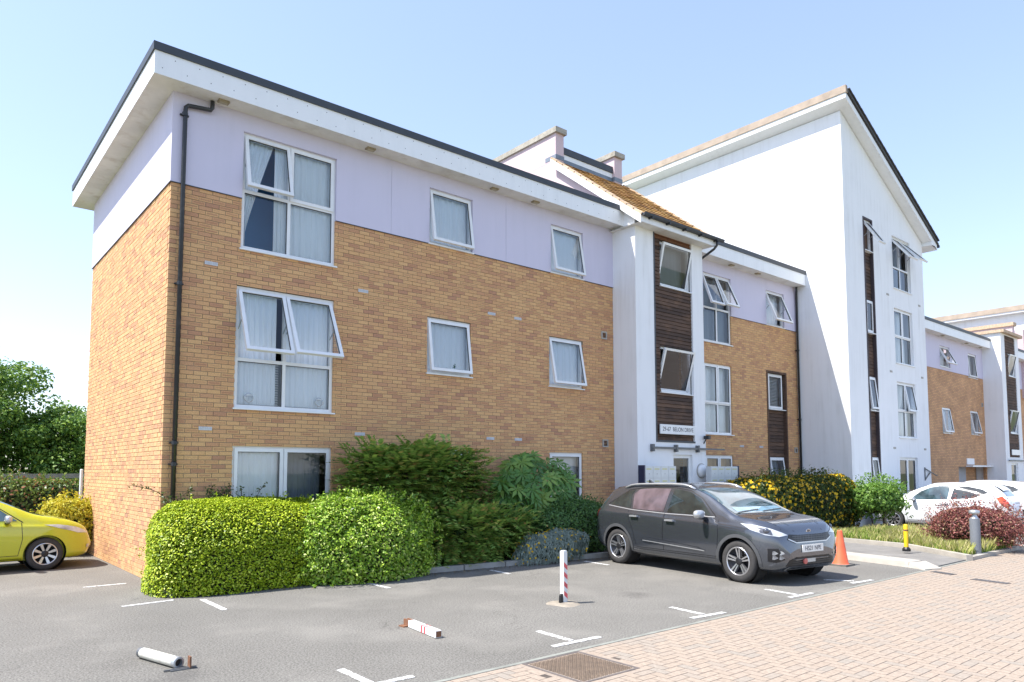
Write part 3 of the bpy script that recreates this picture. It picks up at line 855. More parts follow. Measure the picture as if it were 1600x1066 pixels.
# curtains
DC = 0.145
curtain(T0, 1.20, 2.02, 5.8, 7.88, DC, 'white curtain drawn aside at the left of the top corner window', 6, 0.03, lambda t: (0, 0.10 + 0.62*max(0, (t-0.15)/0.85)**1.1))
curtain(T0, 1.72, 2.05, 5.8, 7.88, DC, 'narrow white curtain at the middle bar of the top corner window', 3, 0.02, lambda t: (0.25, 1))
curtain(T0, 2.06, 2.95, 5.8, 7.88, DC, 'full white curtain in the right half of the top corner window', 6, 0.03)
curtain(T0, 1.16, 1.90, 2.96, 5.08, DC, 'white curtain in the left half of the large first floor window', 7, 0.03)
curtain(T0, 2.04, 2.96, 2.96, 5.08, DC, 'white curtain in the right half of the large first floor window', 8, 0.03)
curtain(T0, 1.16, 2.0, 0.62, 2.26, DC, 'grey net curtain in the left half of the ground floor window behind the hedge', 6, 0.025)
curtain(T0, 2.1, 2.95, 0.62, 2.26, DC+.3, 'blue grey curtain in the right half of the ground floor window behind the hedge', 6, 0.025, mat='curtainblue')
curtain(T0, 5.15, 6.25, 6.70, 7.88, DC, 'white curtain in the middle upper floor single window', 7, 0.035)
curtain(T0, 5.12, 6.24, 3.92, 5.08, DC, 'white curtain in the middle first floor single window with a pot plant', 6, 0.035)
curtain(T0, 8.70, 9.78, 6.72, 7.88, DC, 'pale crumpled cloth hung in the upper single window beside the stair tower', 3, 0.012)
curtain(T0, 8.63, 9.76, 3.90, 5.08, DC, 'white curtain in the first floor single window beside the stair tower', 6, 0.035)
MB().box(8.66, 9.72, 0.20, 0.22, 1.42, 2.26).build('roller_blind', MAT['blind'], label='cream roller blind pulled down in the ground floor window behind the broad leaved shrub', cat='blind')
# pot plant on the inner sill
pp = empty('pot_plant', (5.95, 0.17, 3.96), 'small green pot plant on the sill of the middle first floor window', 'plant')
MB().lathe([(0.04,3.965),(0.055,4.05),(0.05,4.05)], Matrix.Translation((5.95,0.17,0)), 12).build('pot', MAT['ventdark'], pp)
q = MB()
for i in range(26):
    a_ = random.uniform(0, 6.28); l = random.uniform(.06,.13); h = random.uniform(.02,.16)
    p = Vector((5.95, .17, 4.05)); d_ = Vector((math.cos(a_), math.sin(a_)*.4, 0)); s = Vector((-d_.y, d_.x, 0.3))*.03
    t_ = p + d_*l + Vector((0,0,h)); mid = (p+t_)/2 + Vector((0,0,.03)); q.quad(p, mid+s, t_, mid-s)
q.build('leaves', MAT['potleaf'], pp)
# ------------------------------------------------------------------ stair tower
def boards(root_part, T, u0, u1, v0, v1, ops, mat, step=0.098, mat_top=None, top_from=99):
    v = v0
    while v < v1 - 0.02:
        h = min(step-0.008, v1 - v)
        R = [(u0, u1, v, v+h)]
        for o in ops: R = [q for r in R for q in rect_sub(r, o)]
        for a, c, e, f in R:
            if c-a < 0.03 or f-e < 0.015: continue
            d = random.uniform(-0.004, 0.004); b = MB()
            V = [T(a,e,d-.012),T(c,e,d-.012),T(c,f,d+.004),T(a,f,d+.004),T(a,e,.03),T(c,e,.03),T(c,f,.03),T(a,f,.03)]
            b.add(V, [(0,1,2,3),(0,4,5,1),(1,5,6,2),(2,6,7,3),(3,7,4,0)])
            b.build('board', mat_top if (mat_top and v >= top_from) else mat, root_part)
        v += step

YT = -0.78; TX0, TX1 = 10.92, 13.83
S = empty('stair_tower', (TX0, YT, 0), 'white rendered stair tower with dark timber panel and orange tiled lean-to roof', 'building')
TT_ = FRONT(YT)
PW = (11.66, 13.33, 2.60, 8.30)
DOOR = (12.36, 13.20, 0.02, 2.26)
b = MB()
panel(b, TT_, TX0, TX1, 0, 8.31, [PW, DOOR], 0, 0.16)
# left flank up to the tiled roof, right flank the same
slope = (10.90-8.33)/(2.2+1.10)
zr = lambda y: 8.33 + (y+1.10)*slope
for x in (TX0, TX1):
    b.poly([(x, YT, 0), (x, 0.0 if x == TX0 else 0.0, 0), (x, 0.0, zr(0.0)-.08), (x, YT, zr(YT)-.08)])
b.quad((TX0,YT,8.31),(TX1,YT,8.31),(TX1,YT,zr(YT)-.08),(TX0,YT,zr(YT)-.08))
b.build('rendered_wall', MAT['white'], S)
b = MB()
for x in (TX0, TX1): b.quad((x, 0.001, 6.0), (x, 2.2, 6.0), (x, 2.2, zr(2.2)-.06), (x, 0.001, zr(0)-.08)); b.quad((x, 2.2, 6.0), (x, 7.2, 6.0), (x, 7.2, 10.9), (x, 2.2, 10.9))
b.quad((TX0,7.2,6),(TX1,7.2,6),(TX1,7.2,11.1),(TX0,7.2,11.1))
b.build('upper_flank_wall', MAT['pink'], S)
# parapet walls with concrete copings
for x0, x1 in ((TX0, TX0+0.33), (TX1-0.36, TX1)):
    p = MB().box(x0, x1, 2.16, 7.1, 10.905, 11.73).build('parapet_wall', MAT['pink'], S)
    MB().box(x0-.06, x1+.06, 2.08, 7.2, 11.73, 11.89).build('coping', MAT['coping'], p)
    MB().box(x0-.008, x1+.008, 2.148, 2.6, 10.95, 11.08).build('flashing', MAT['lead'], p)
fr = MB().box(TX0+.33, TX1-.36, 2.3, 7.1, 11.0, 11.34).build('upper_flat_roof', MAT['felt'], S)
MB().box(TX0+.331, TX1-.361, 2.22, 2.29, 11.22, 11.42).build('roof_trim', MAT['trim'], fr)
MB().box(TX0+.331, TX1-.361, 2.24, 2.3, 10.92, 11.06).build('flashing', MAT['lead'], fr)
MB().box(TX0+.331, TX1-.361, 2.25, 2.3, 11.06, 11.215).build('fascia', MAT['fascia'], fr)
# roof: deck, tiles one by one, verge tiles, barge boards, eaves box, gutter
RX0, RX1 = TX0-0.16, TX1+0.16
ca = math.atan(slope); Lr = (2.2+1.15)/math.cos(ca)
deck = MB().prism([(RX0, -1.10, 8.29), (RX1, -1.10, 8.29), (RX1, 2.2, 8.29+3.3*slope), (RX0, 2.2, 8.29+3.3*slope)], (0, 0, 0.02)).build('tiled_roof', MAT['trim'], S)
tm = {}
rows_n = int(Lr/0.30)
for j in range(rows_n):
    off = 0.15 if j % 2 else 0
    x = RX0 + 0.12 - off
    while x < RX1 - 0.02:
        xa, xb = max(x, RX0+.12), min(x+0.296, RX1)
        if xb - xa > 0.04:
            key = round(xb-xa, 3)
            if key not in tm:
                h = (xb-xa)/2; t = MB()
                t.add([(-h,0,0.0),(h,0,0.0),(h,0,0.030),(-h,0,0.030),(-h*.5,-.004,.037),(h*.5,-.004,.037),(-h,.40,0.0),(h,.40,0.0),(h,.40,.018),(-h,.40,.018)],
                      [(0,1,2,5,4,3),(3,4,5,2,8,9),(0,3,9,6),(1,7,8,2),(6,9,8,7)])
                tm[key] = t.mesh('roof_tile'); tm[key].materials.append(MAT['tile'])
            s = -0.04 + j*0.30
            o = bpy.data.objects.new('roof_tile', tm[key]); COL.objects.link(o); o.parent = deck; o.matrix_parent_inverse = wmat(deck).inverted()
            o.location = ((xa+xb)/2, -1.10 + s*math.cos(ca), 8.335 + s*math.sin(ca) + random.uniform(0, .006))
            o.rotation_euler = (ca - 0.035 + random.uniform(-.012,.012), random.uniform(-.012,.012), random.uniform(-.01,.01))
        x += 0.30
for sx, xx in ((-1, RX0+.055), (1, RX1-.02)):
    for j in range(rows_n):
        s = -0.03 + j*0.30; y = -1.10 + (s+.15)*math.cos(ca); z = 8.35 + (s+.15)*math.sin(ca)
        M_ = Matrix.Translation((xx, y, z+.01)) @ Matrix.Rotation(ca-.03, 4, 'X')
        MB().mbox(M_, 0.062, 0.165, 0.035).build('verge_tile', MAT['ridge'], deck)
for xx in (RX0-.012, RX1-.012):
    bb = MB(); bb.prism([(xx,-1.12,8.10),(xx,-1.12,8.315),(xx,2.2,8.315+3.32*slope),(xx,2.2,8.10+3.32*slope)], (0.026,0,0))
    bb.build('barge_board', MAT['fascia'], S)
eb = MB(); eb.box(RX0+.02, RX1-.02, -1.115, -1.09, 8.145, 8.30)
eb.build('eaves_fascia', MAT['fascia'], S)
MB().quad((RX0+.015,-1.11,8.15),(RX1-.015,-1.11,8.15),(RX1-.015,0.3,8.15),(RX0+.015,0.3,8.15)).build('eaves_soffit', MAT['soffit'], S)
g = MB(); gp = []
for k in range(9):
    a_ = PI + PI*k/8; gp.append((math.cos(a_)*.06, math.sin(a_)*.06))
gx0, gx1 = RX0+.02, RX1+.28
for (y0, z0), (y1, z1) in zip(gp[:-1], gp[1:]):
    g.quad((gx0,-1.185+y0,8.345+z0),(gx1,-1.185+y0,8.345+z0),(gx1,-1.185+y1,8.345+z1),(gx0,-1.185+y1,8.345+z1))
g.poly([(gx0,-1.185+y,8.345+z) for y, z in gp]); g.poly([(gx1,-1.185+y,8.345+z) for y, z in gp])
g.box(gx0, gx1, -1.25, -1.235, 8.335, 8.36)
gut = g.build('gutter', MAT['trim'], S)
for x in np.linspace(gx0+.3, gx1-.35, 5):
    MB().box(x-.02, x+.02, -1.25, -1.115, 8.255, 8.30).build('gutter_bracket', MAT['black'], gut)
MB().tube([(TX1+.14,-1.185,8.29),(TX1+.14,-1.185,8.16),(TX1+.1,-1.12,8.06),(TX1+.05,-.16,7.62),(TX1+.05,-.07,7.5),(TX1+.05,-.07,0.1)], 0.034, 10).build('downpipe', MAT['black'], S, smooth=True)
# timber panel and its windows
W3 = (11.98, 13.33, 6.78, 8.00); W2 = (11.95, 13.33, 3.92, 5.14)
TP = FRONT(YT+0.05)
tp = MB(); panel(tp, TP, PW[0], PW[1], PW[2], PW[3], [W3, W2], 0.03, 0.09)
tpo = tp.build('timber_panel', MAT['wood'], S)
boards(tpo, TP, PW[0]+.045, PW[1], PW[2]+.035, PW[3], [W3, W2], MAT['wood'], 0.098, MAT['woodfresh'], 8.0)
tr = MB(); tr.box(PW[0]-.004, PW[0]+.04, YT-.012, YT+.06, PW[2]-.02, PW[3]); tr.box(PW[0]+.04, PW[1]+.01, YT-.012, YT+.06, PW[2]-.02, PW[2]+.03)
tr.build('panel_trim', MAT['trim'], tpo)
for (a, c, e, f), ang in ((W3, -13), (W2, -16)):
    window(S, TP, a, c, e, f, (), (), [(a+.06, c-.06, e+.06, f-.06, ang, 0.62)], fd=0.06)
curtain(FRONT(YT), 12.0, 13.3, 6.8, 7.98, .34, 'pale grey blind cloth in the upper window of the near stair tower', 4, .01, mat='curtainblue')
# ground floor door, lamp, canopy rail, intercom
d = bars(TT_, DOOR[0], DOOR[1], DOOR[2], DOOR[3], 0.09, 0.06, 0.13, (), (1.05,)).build('entrance_door', MAT['upvc'], S)
pane_box(TT_, DOOR[0]+.09, DOOR[1]-.09, 0.1, DOOR[3]-.09, 0.09).build('pane', MAT['glass'], d)
MB().bar((13.08,YT+.02,0.9),(13.08,YT+.02,1.5),.03,.03).build('handle', MAT['galv'], d)
MB().box(TX0+.2, TX1-.05, 1.6, 1.7, 0.02, 8.1).build('stair_core', MAT['room'], S)
rail = MB(); rail.box(11.42, 13.83, YT-.09, YT-.05, 2.40, 2.455); rail.bar((13.8,YT-.07,2.43),(14.62,YT-.07,2.43),.035,.045)
rl = rail.build('canopy_rail', MAT['galvdark'], S)
for x in (11.45, 12.42, 13.38):
    MB().box(x-.035, x+.035, YT-.10, YT, 2.33, 2.52).build('rail_bracket', MAT['galvdark'], rl)
lp = MB().lathe([(0.0,0.10),(0.12,0.095),(0.17,0.07),(0.185,0.02),(0.185,0)], Matrix.Translation((13.58,YT,1.83)) @ Matrix.Rotation(PI/2,4,'X'), 24).build('bulkhead_lamp', MAT['upvc'], S, smooth=True)
MB().lathe([(0.19,0.03),(0.205,0.03),(0.205,0.0)], Matrix.Translation((13.58,YT,1.83)) @ Matrix.Rotation(PI/2,4,'X'), 24).build('lamp_ring', MAT['ventframe'], lp)
MB().box(13.50,13.62,YT-.03,YT,1.18,1.42).build('intercom', MAT['galv'], S)
cc = MB().box(13.68,13.78,YT-.2,YT-.04,2.70,2.80).build('security_camera', MAT['black'], S)
MB().bar((13.73,YT-.08,2.70),(13.73,YT,2.58),.025,.025).build('camera_arm', MAT['black'], cc)
# name board with lettering
def text_mesh(txt, size, M_, name, mat, parent, ext=0.002, align='CENTER', sx=1.0):
    cu = bpy.data.curves.new('t', 'FONT'); cu.body = txt; cu.size = size; cu.extrude = ext; cu.align_x = align; cu.align_y = 'CENTER'
    to = bpy.data.objects.new('t', cu); COL.objects.link(to)
    dg = bpy.context.evaluated_depsgraph_get(); me = bpy.data.meshes.new_from_object(to.evaluated_get(dg)); me.name = name
    bpy.data.objects.remove(to); bpy.data.curves.remove(cu)
    me.transform(M_ @ Matrix.Diagonal((sx, 1, 1, 1)))
    me.materials.clear()
    return link(name, me, mat, parent)
RX90 = Matrix.Rotation(PI/2, 4, 'X')
sg = MB().box(11.80, 13.31, YT-.035, YT-.005, 2.80, 3.05).build('name_board', MAT['upvc'], label='white name board reading 29-67 BELON DRIVE on the timber panel of the near stair tower', cat='sign')
text_mesh('29-67  BELON DRIVE', 0.155, Matrix.Translation((12.555, YT-.0365, 2.925)) @ RX90, 'lettering', MAT['letter'], sg, 0.0015, sx=0.95)
# letterbox banks on the path in front of the door
def letterboxes(x0, x1, y, z0, z1, cols, rows, label, dark_left):
    r = empty('letterbox_bank', ((x0+x1)/2, y, 0), label, 'letterbox', 'letterbox banks at the entrance')
    MB().box(x0, x1, y+.012, y+.16, z0, z1).build('cabinet', MAT['steelpanel'], r)
    xs = x0-.05 if dark_left else x1
    MB().box(xs, xs+.05, y-.015, y+.17, z0-.02, z1+.02).build('side_panel', MAT['navy'], r)
    MB().box(x0+.1, x0+.18, y+.04, y+.12, 0.0, z0).build('leg', MAT['navy'], r); MB().box(x1-.18, x1-.1, y+.04, y+.12, 0.0, z0).build('leg', MAT['navy'], r)
    w_, h_ = (x1-x0)/cols, (z1-z0)/rows
    for i in range(cols):
        for j in range(rows):
            dx0, dz0 = x0+i*w_+.006, z0+j*h_+.006
            dr = MB().box(dx0, dx0+w_-.012, y-.004, y+.011, dz0, dz0+h_-.012).build('box_door', MAT['steelpanel'], r)
            MB().box(dx0+.05, dx0+w_-.07, y-.008, y-.005, dz0+h_*.70, dz0+h_*.77).build('flap_stripe', MAT['stripeyellow'], dr)
            MB().box(dx0+w_*.46, dx0+w_*.52, y-.010, y-.005, dz0+h_*.30, dz0+h_*.38).build('lock', MAT['galv'], dr)
letterboxes(10.62, 11.85, -1.25, 0.75, 1.95, 4, 4, 'white letterbox bank with dark left side in front of the stair tower door', True)
letterboxes(13.44, 14.72, -1.2, 0.75, 1.95, 4, 4, 'white letterbox bank with dark right side in front of the brick wing', False)
# ------------------------------------------------------------------ brick wing between the towers
X2, X3 = TX1, 20.42
Wg = empty('apartment_wing', (X2, 0, 0), 'brick and lilac wing between the stair tower and the tall white block', 'building')
V3 = (14.95, 16.42, 5.74, 7.85); V2 = (14.93, 16.38, 2.94, 5.08); V1 = (14.94, 16.38, 0.9, 2.30)
VB = (18.48, 19.62, 6.70, 7.87); NR = (18.40, 19.66, 0.9, 5.15)
ops = [V3, V2, V1, VB, NR]
b = MB(); panel(b, T0, X2, X3, 0, BT, [(p-.005,q+.005,r-.005,s+.005) for p,q,r,s in ops], 0.008, 0.10)
ww = b.build('brick_wall', MAT['mortar'], Wg)
bricks_joined('brickwork', T0, brick_rects(X2, X3, 0, BT, ops), ww)
b = MB(); panel(b, T0, X2, X3, BT, SZ, ops, -0.016, 0.13); rb = b.build('render_band', MAT['lilac'], Wg)
for u0, u1 in ((X2, 14.94), (16.43, 18.44), (19.66, X3)): MB().box(u0, u1, -0.022, 0, BT-.012, BT).build('drip_bead', MAT['trim'], rb)
def eaves(root, x0, x1, z=SZ, zf=FZ, zt=TZ, yb=D1):
    MB().quad((x0,-OV,z),(x1,-OV,z),(x1,-OV,zf),(x0,-OV,zf)).build('fascia', MAT['fascia'], root)
    MB().quad((x0,-OV+.001,z),(x1,-OV+.001,z),(x1,.2,z),(x0,.2,z)).build('soffit', MAT['soffit'], root)
    MB().box(x0, x1, -OV-.025, -OV+.12, zf-.004, zt).build('roof_trim', MAT['trim'], root)
    MB().quad((x0,-OV,zt-.05),(x1,-OV,zt-.05),(x1,yb,zt-.05),(x0,yb,zt-.05)).build('flat_roof', MAT['felt'], root)
eaves(Wg, X2+.001, X3-.001)
for x in (16.2, 17.7): soffit_light(Wg, x, -.2, SZ)
MB().box(X2+.01, X3-.01, 3.0, 3.1, 0, 8.2).box(X2+.01, X3-.01, .3, 3.0, 5.3, 5.45).box(X2+.01, X3-.01, .3, 3.0, 2.5, 2.65).build('partition', MAT['room'], Wg)
a,c,e,f = V3; window(Wg, T0, a,c,e,f, (15.7,), (6.80,), quad_lights(a,c,e,f,15.7,6.80,(20,24)))
a,c,e,f = V2; window(Wg, T0, a,c,e,f, (15.66,), (3.87,), quad_lights(a,c,e,f,15.66,3.87,(0,0)))
a,c,e,f = V1; window(Wg, T0, a,c,e,f, (15.66,), (), [(a+.06,15.63,e+.06,f-.06,0,0),(15.69,c-.06,e+.06,f-.06,0,0)])
a,c,e,f = VB; window(Wg, T0, a,c,e,f, (), (), [(a+.06,c-.06,e+.06,f-.06,22,0)])
# timber framed slot with two windows
tf = bars(T0, NR[0], NR[1], NR[2], NR[3], 0.07, -0.02, 0.16).build('timber_slot', MAT['wood'], Wg)
boards(tf, FRONT(0.10), NR[0]+.07, NR[1]-.07, 2.30, 3.84, [], MAT['wood'], 0.12)
MB().quad((NR[0]+.07,.14,2.28),(NR[1]-.07,.14,2.28),(NR[1]-.07,.14,3.86),(NR[0]+.07,.14,3.86)).build('backing', MAT['wood'], tf)
window(Wg, T0, 18.56, 19.50, 3.88, 5.07, (), (), [(18.62,19.44,3.94,5.01,0,0)], fd=0.07)
window(Wg, T0, 18.56, 19.50, 0.95, 2.27, (), (), [(18.62,19.44,1.01,2.21,7,0)], fd=0.07)
def slat_blind(T, a, c, e, f, d, label, mat='blind', step=0.05):
    r = empty('slatted_blind', T((a+c)/2, e, d), label, 'blind')
    MB().add([T(a,f,d),T(c,f,d),T(c,f+.03,d),T(a,f+.03,d)], [(0,1,2,3)]).build('head_rail', MAT[mat], r)
    q = MB(); z = e
    while z < f:
        q.quad(T(a,z,d-.016), T(c,z,d-.016), T(c,z+step*.72,d+.016), T(a,z+step*.72,d+.016)); z += step
    q.build('slat', MAT[mat], r, kind='stuff')
slat_blind(T0, 18.6, 19.46, 3.92, 5.0, .2, 'white slatted blind in the timber framed slot window of the brick wing')
slat_blind(T0, 1.22, 1.98, 2.98, 3.76, .19, 'white slatted blind in the lower left pane of the large first floor window', step=.045)
slat_blind(T0, 2.08, 2.90, 2.98, 3.76, .19, 'white slatted blind in the lower right pane of the large first floor window', step=.045)
curtain(T0, 14.98, 16.4, 5.76, 7.8, .24, 'blue grey vertical blind in the wing window beside the near stair tower, top floor', 22, .02, mat='curtainblue')
curtain(T0, 14.98, 16.36, 2.96, 5.04, .24, 'pale vertical blind in the wing window beside the near stair tower, first floor', 22, .02)
curtain(T0, 14.98, 16.36, .92, 2.28, .24, 'orange buff curtain in the ground floor wing window behind the letterboxes', 8, .02, mat='curtainbuff')
curtain(T0, 18.5, 19.6, 6.72, 7.84, .24, 'white curtain in the top floor single window of the brick wing', 6, .02)
curtain(T0, 18.6, 19.46, .97, 2.24, .26, 'blue grey curtain in the lowest timber slot window of the brick wing', 6, .02, mat='curtainblue')
for u, v in ((16.75,2.57),(17.87,2.57)): airbrick(Wg, T0, u, v)
fan_vent(Wg, T0, 20.08, 2.44, .18)
downpipe(Wg, [(20.30,-.12,8.22),(20.30,-.12,8.12),(20.36,-.08,7.98),(20.36,-.08,0.1)], (6.0, 3.6), 0.0, 0.036)

# ------------------------------------------------------------------ tall white block
YB = -1.795; XR = 27.0; YBK = 8.6
K = empty('tall_block', (X3, YB, 0), 'tall white rendered block with a steep single pitch roof', 'building')
TK = FRONT(YB)
SL = (21.83, 22.56, 0.3, 10.66)
K4 = (24.2, 25.79, 8.53, 10.50); K3 = (24.15, 25.79, 5.75, 7.785); K2 = (24.18, 25.81, 3.03, 5.065); K1 = (24.16, 25.77, 0.9, 2.305)
zt_ = lambda x: 13.98 - (x-X3)*(13.98-10.76)/(XR-X3)
b = MB(); panel(b, TK, X3, XR, 0, 10.76, [SL, K4, K3, K2, K1], 0, 0.16)
b.poly([(X3,YB,10.76),(XR,YB,10.76),(X3,YB,13.98)])
b.quad((X3,YB,0),(X3,YBK,0),(X3,YBK,13.98),(X3,YB,13.98)); b.quad((XR,YB,0),(XR,YBK,0),(XR,YBK,10.76),(XR,YB,10.76))
b.poly([(X3,YBK,0),(XR,YBK,0),(XR,YBK,10.76),(X3,YBK,13.98)])
b.build('rendered_wall', MAT['white'], K)
MB().box(X3+.05, XR-.05, 2.4, 2.5, 0, 10.6).box(X3+.05,XR-.05,YB+.3,2.4,2.5,2.65).box(X3+.05,XR-.05,YB+.3,2.4,5.3,5.45).box(X3+.05,XR-.05,YB+.3,2.4,8.1,8.25).build('partition', MAT['room'], K)
o_ = 0.36; ks = (13.98-10.76)/(XR-X3)
RA, RB = X3-o_, XR+0.55
za, zb = 14.0 + o_*ks, 14.0 - (RB-X3)*ks
soff = MB().prism([(RA,YB-o_,za),(RB,YB-o_,zb),(RB,YB-o_,zb+.20),(RA,YB-o_,za+.20)], (0, YBK-YB+2*o_, 0)).build('roof_slab', MAT['fascia'], K)
MB().box(RA-.03, RA+.10, YB-o_-.03, YBK+o_, za+.17, za+.42).build('verge_coping', MAT['coping2'], K)
MB().prism([(XR+.02,YB-o_+.001,10.62),(RB,YB-o_+.001,10.62),(RB,YB-o_+.001,zb),(XR+.02,YB-o_+.001,10.76)], (0, 1.2, 0)).build('eaves_box', MAT['fascia'], K)
kd = MB().prism([(RA+.10,YB-o_-.05,za+.205),(RB+.06,YB-o_-.05,zb+.18),(RB+.06,YB-o_-.05,zb+.26),(RA+.10,YB-o_-.05,za+.30)], (0, YBK-YB+2*o_+.1, 0)).build('tiled_roof', MAT['tiledark'], K)
n = 26
for i in range(n):
    x0 = RA + .12 + (RB-RA-.1)*i/n; z0 = za + .30 - (x0-RA)*ks
    MB().mbox(Matrix.Translation((x0+.15, YB-o_-.03, z0+.01)) @ Matrix.Rotation(math.atan(ks)+.05, 4, 'Y'), .16, .06, .022).build('verge_tile', MAT['tiledark'], kd)
MB().tube([(RB+.1,YB-o_-.05,zb+.16),(RB+.1,YBK,zb+.16)], .06, 8).build('gutter', MAT['black'], K)
for (a,c,e,f), mz, an in ((K4, 9.35, (38,42)), (K3, 6.75, (0,0)), (K2, 4.0, (0,9))):
    mx = (a+c)/2
    window(K, TK, a,c,e,f, (mx,), (mz,), quad_lights(a,c,e,f,mx,mz,an), fd=.08)
a,c,e,f = K1; window(K, TK, a,c,e,f, (24.97,), (), [(a+.06,24.94,e+.06,f-.06,0,0),(25.0,c-.06,e+.06,f-.06,0,0)], fd=.08)
kt = MB().quad((SL[0],YB+.13,.3),(SL[1],YB+.13,.3),(SL[1],YB+.13,SL[3]),(SL[0],YB+.13,SL[3])).build('timber_slot', MAT['wood'], K)
bars(TK, SL[0], SL[1], SL[2], SL[3], 0.06, -0.02, 0.12).build('slot_frame', MAT['woodpurple'], kt)
kw = [(21.92,22.50,9.50,10.6,32),(21.92,22.50,6.60,7.75,0),(21.92,22.50,3.9,5.06,6),(21.92,22.50,1.0,2.28,6)]
boards(kt, FRONT(YB+.09), SL[0]+.06, SL[1]-.06, .35, SL[3]-.06, [(p-.02,q+.02,r-.02,s+.02) for p,q,r,s,_ in kw], MAT['wood'], 0.12)
for a,c,e,f,an in kw: window(K, TK, a,c,e,f, (), (), [(a+.06,c-.06,e+.06,f-.06,an,0)], fd=.05)
for (a,c,e,f), t in ((K4,'top'),(K3,'second floor'),(K2,'first floor')):
    curtain(TK, a+.04, c-.04, e+.04, f-.06, .3, 'pale curtain in the %s window of the tall white block' % t, 9, .025, mat='curtainblue' if t=='top' else 'curtain')
for u, v in ((23.55,8.15),(26.4,8.15),(23.6,5.35),(26.4,5.35),(23.65,2.6),(26.4,2.6)):
    MB().box(u, u+.2, YB-.012, YB+.01, v, v+.07).build('wall_vent', MAT['ventframe'], K)
br = MB(); br.bar((26.35,YB-.02,1.95),(26.35,YB-.02,1.45),.03,.03); br.bar((26.35,YB-.03,1.9),(27.3,YB-.1,1.62),.03,.03); br.bar((26.35,YB-.03,1.5),(26.75,YB-.05,1.75),.03,.03)
br.build('wall_bracket', MAT['galvdark'], K)

# ------------------------------------------------------------------ far brick wing, far tower and what stands behind
X4, X5 = XR, 39.42
F3 = empty('far_wing', (X4, 0, 0), 'distant brick and lilac wing to the right of the tall white block', 'building')
zo = -0.12
fo = [(33.6,34.85,6.72,7.7),(37.3,38.5,6.5,7.72),(33.62,34.75,3.58,4.78),(37.35,38.5,3.63,4.82),(35.4,39.3,0,2.0)]
b = MB(); panel(b, T0, X4, X5, 0, BT+zo, fo, 0, .13); fwl = b.build('brick_wall', MAT['brickfar'], F3)
b = MB(); panel(b, T0, X4, X5, BT+zo, SZ+zo, fo, -0.016, .13); b.build('render_band', MAT['lilac'], F3)
eaves(F3, X4+.001, X5+.2, SZ+zo, FZ+zo, TZ+zo)
for x in (33.5, 36.6, 38.6): soffit_light(F3, x, -.2, SZ+zo)
for (a,c,e,f), an in zip(fo[:4], (26,5,8,10)): window(F3, T0, a,c,e,f, (), (), [(a+.06,c-.06,e+.06,f-.06,an,0)])
for (a,c,e,f), t in zip(fo[:4], ('upper left','upper right','lower left','lower right')):
    MB().box(a+.07, c-.07, .22, .24, e+.05, f-.05).build('roller_blind', MAT['blind'], label='pale blind in the %s window of the distant brick wing' % t, cat='blind')
MB().box(35.4,39.3,.5,.6,0,2.0).box(35.3,35.4,.13,.6,0,2.0).build('porch_recess', MAT['brickfar'], F3)
MB().box(35.5,37.6,.4,.48,0,2.0).build('porch_door', MAT['garage'], F3)
MB().box(36.4,39.4,-.3,.02,2.0,2.08).build('porch_canopy', MAT['upvc'], F3)
MB().box(36.5,37.5,-.035,-.002,2.12,2.42).build('name_board', MAT['upvc'], label='small white name board over the porch of the distant brick wing', cat='sign')
fan_vent(F3, T0, 39.0, 5.1, .2)
MB().box(X4+.1,X5-.1,3,3.1,0,8).box(X4+.1,X5-.1,.3,3,5.2,5.35).build('partition', MAT['room'], F3)

F4 = empty('far_tower', (X5, -.85, 0), 'distant white stair tower with a dark timber panel at the right edge', 'building')
TF = FRONT(-.86); f4 = (40.05, 41.75, 2.5, 8.85); fd4 = (40.2, 41.3, 0, 2.2)
b = MB(); panel(b, TF, X5, 42.3, 0, 8.9, [f4, fd4], 0, .12); b.quad((X5,-.86,0),(X5,.5,0),(X5,.5,8.9),(X5,-.86,8.9)); b.quad((42.3,-.86,0),(42.3,.5,0),(42.3,.5,8.9),(42.3,-.86,8.9))
b.build('rendered_wall', MAT['white'], F4)
f4w = [(40.6,41.75,6.75,7.95),(40.5,41.75,3.75,5.0)]
q = MB(); panel(q, FRONT(-.83), f4[0], f4[1], f4[2], f4[3], f4w, .03, .08); f4p = q.build('timber_panel', MAT['wood'], F4)
boards(f4p, FRONT(-.83), f4[0]+.04, f4[1]-.02, f4[2]+.03, f4[3], f4w, MAT['wood'], .14)
for a,c,e,f in f4w: window(F4, FRONT(-.83), a,c,e,f, (), (), [(a+.06,c-.06,e+.06,f-.06,-12,.6)])
MB().box(X5-.1, 42.45, -1.05, 5, 8.9, 9.05).build('roof_edge', MAT['ridge'], F4)
MB().box(X5+.1, 42.2, 1.4, 1.5, 0, 8.8).build('stair_core', MAT['room'], F4)
d = bars(TF, fd4[0], fd4[1], fd4[2], fd4[3], .09, .06, .13).build('entrance_door', MAT['upvc'], F4); pane_box(TF, fd4[0]+.09, fd4[1]-.09, .1, 2.1, .09).build('pane', MAT['glass'], d)
MB().bar((39.6,-.95,2.33),(42.2,-.95,2.33),.04,.06).build('canopy_rail', MAT['galvdark'], F4)
MB().box(40.3, 41.7, -.9, -.875, 2.62, 2.9).build('name_board', MAT['upvc'], label='small white name board on the timber panel of the distant stair tower', cat='sign')

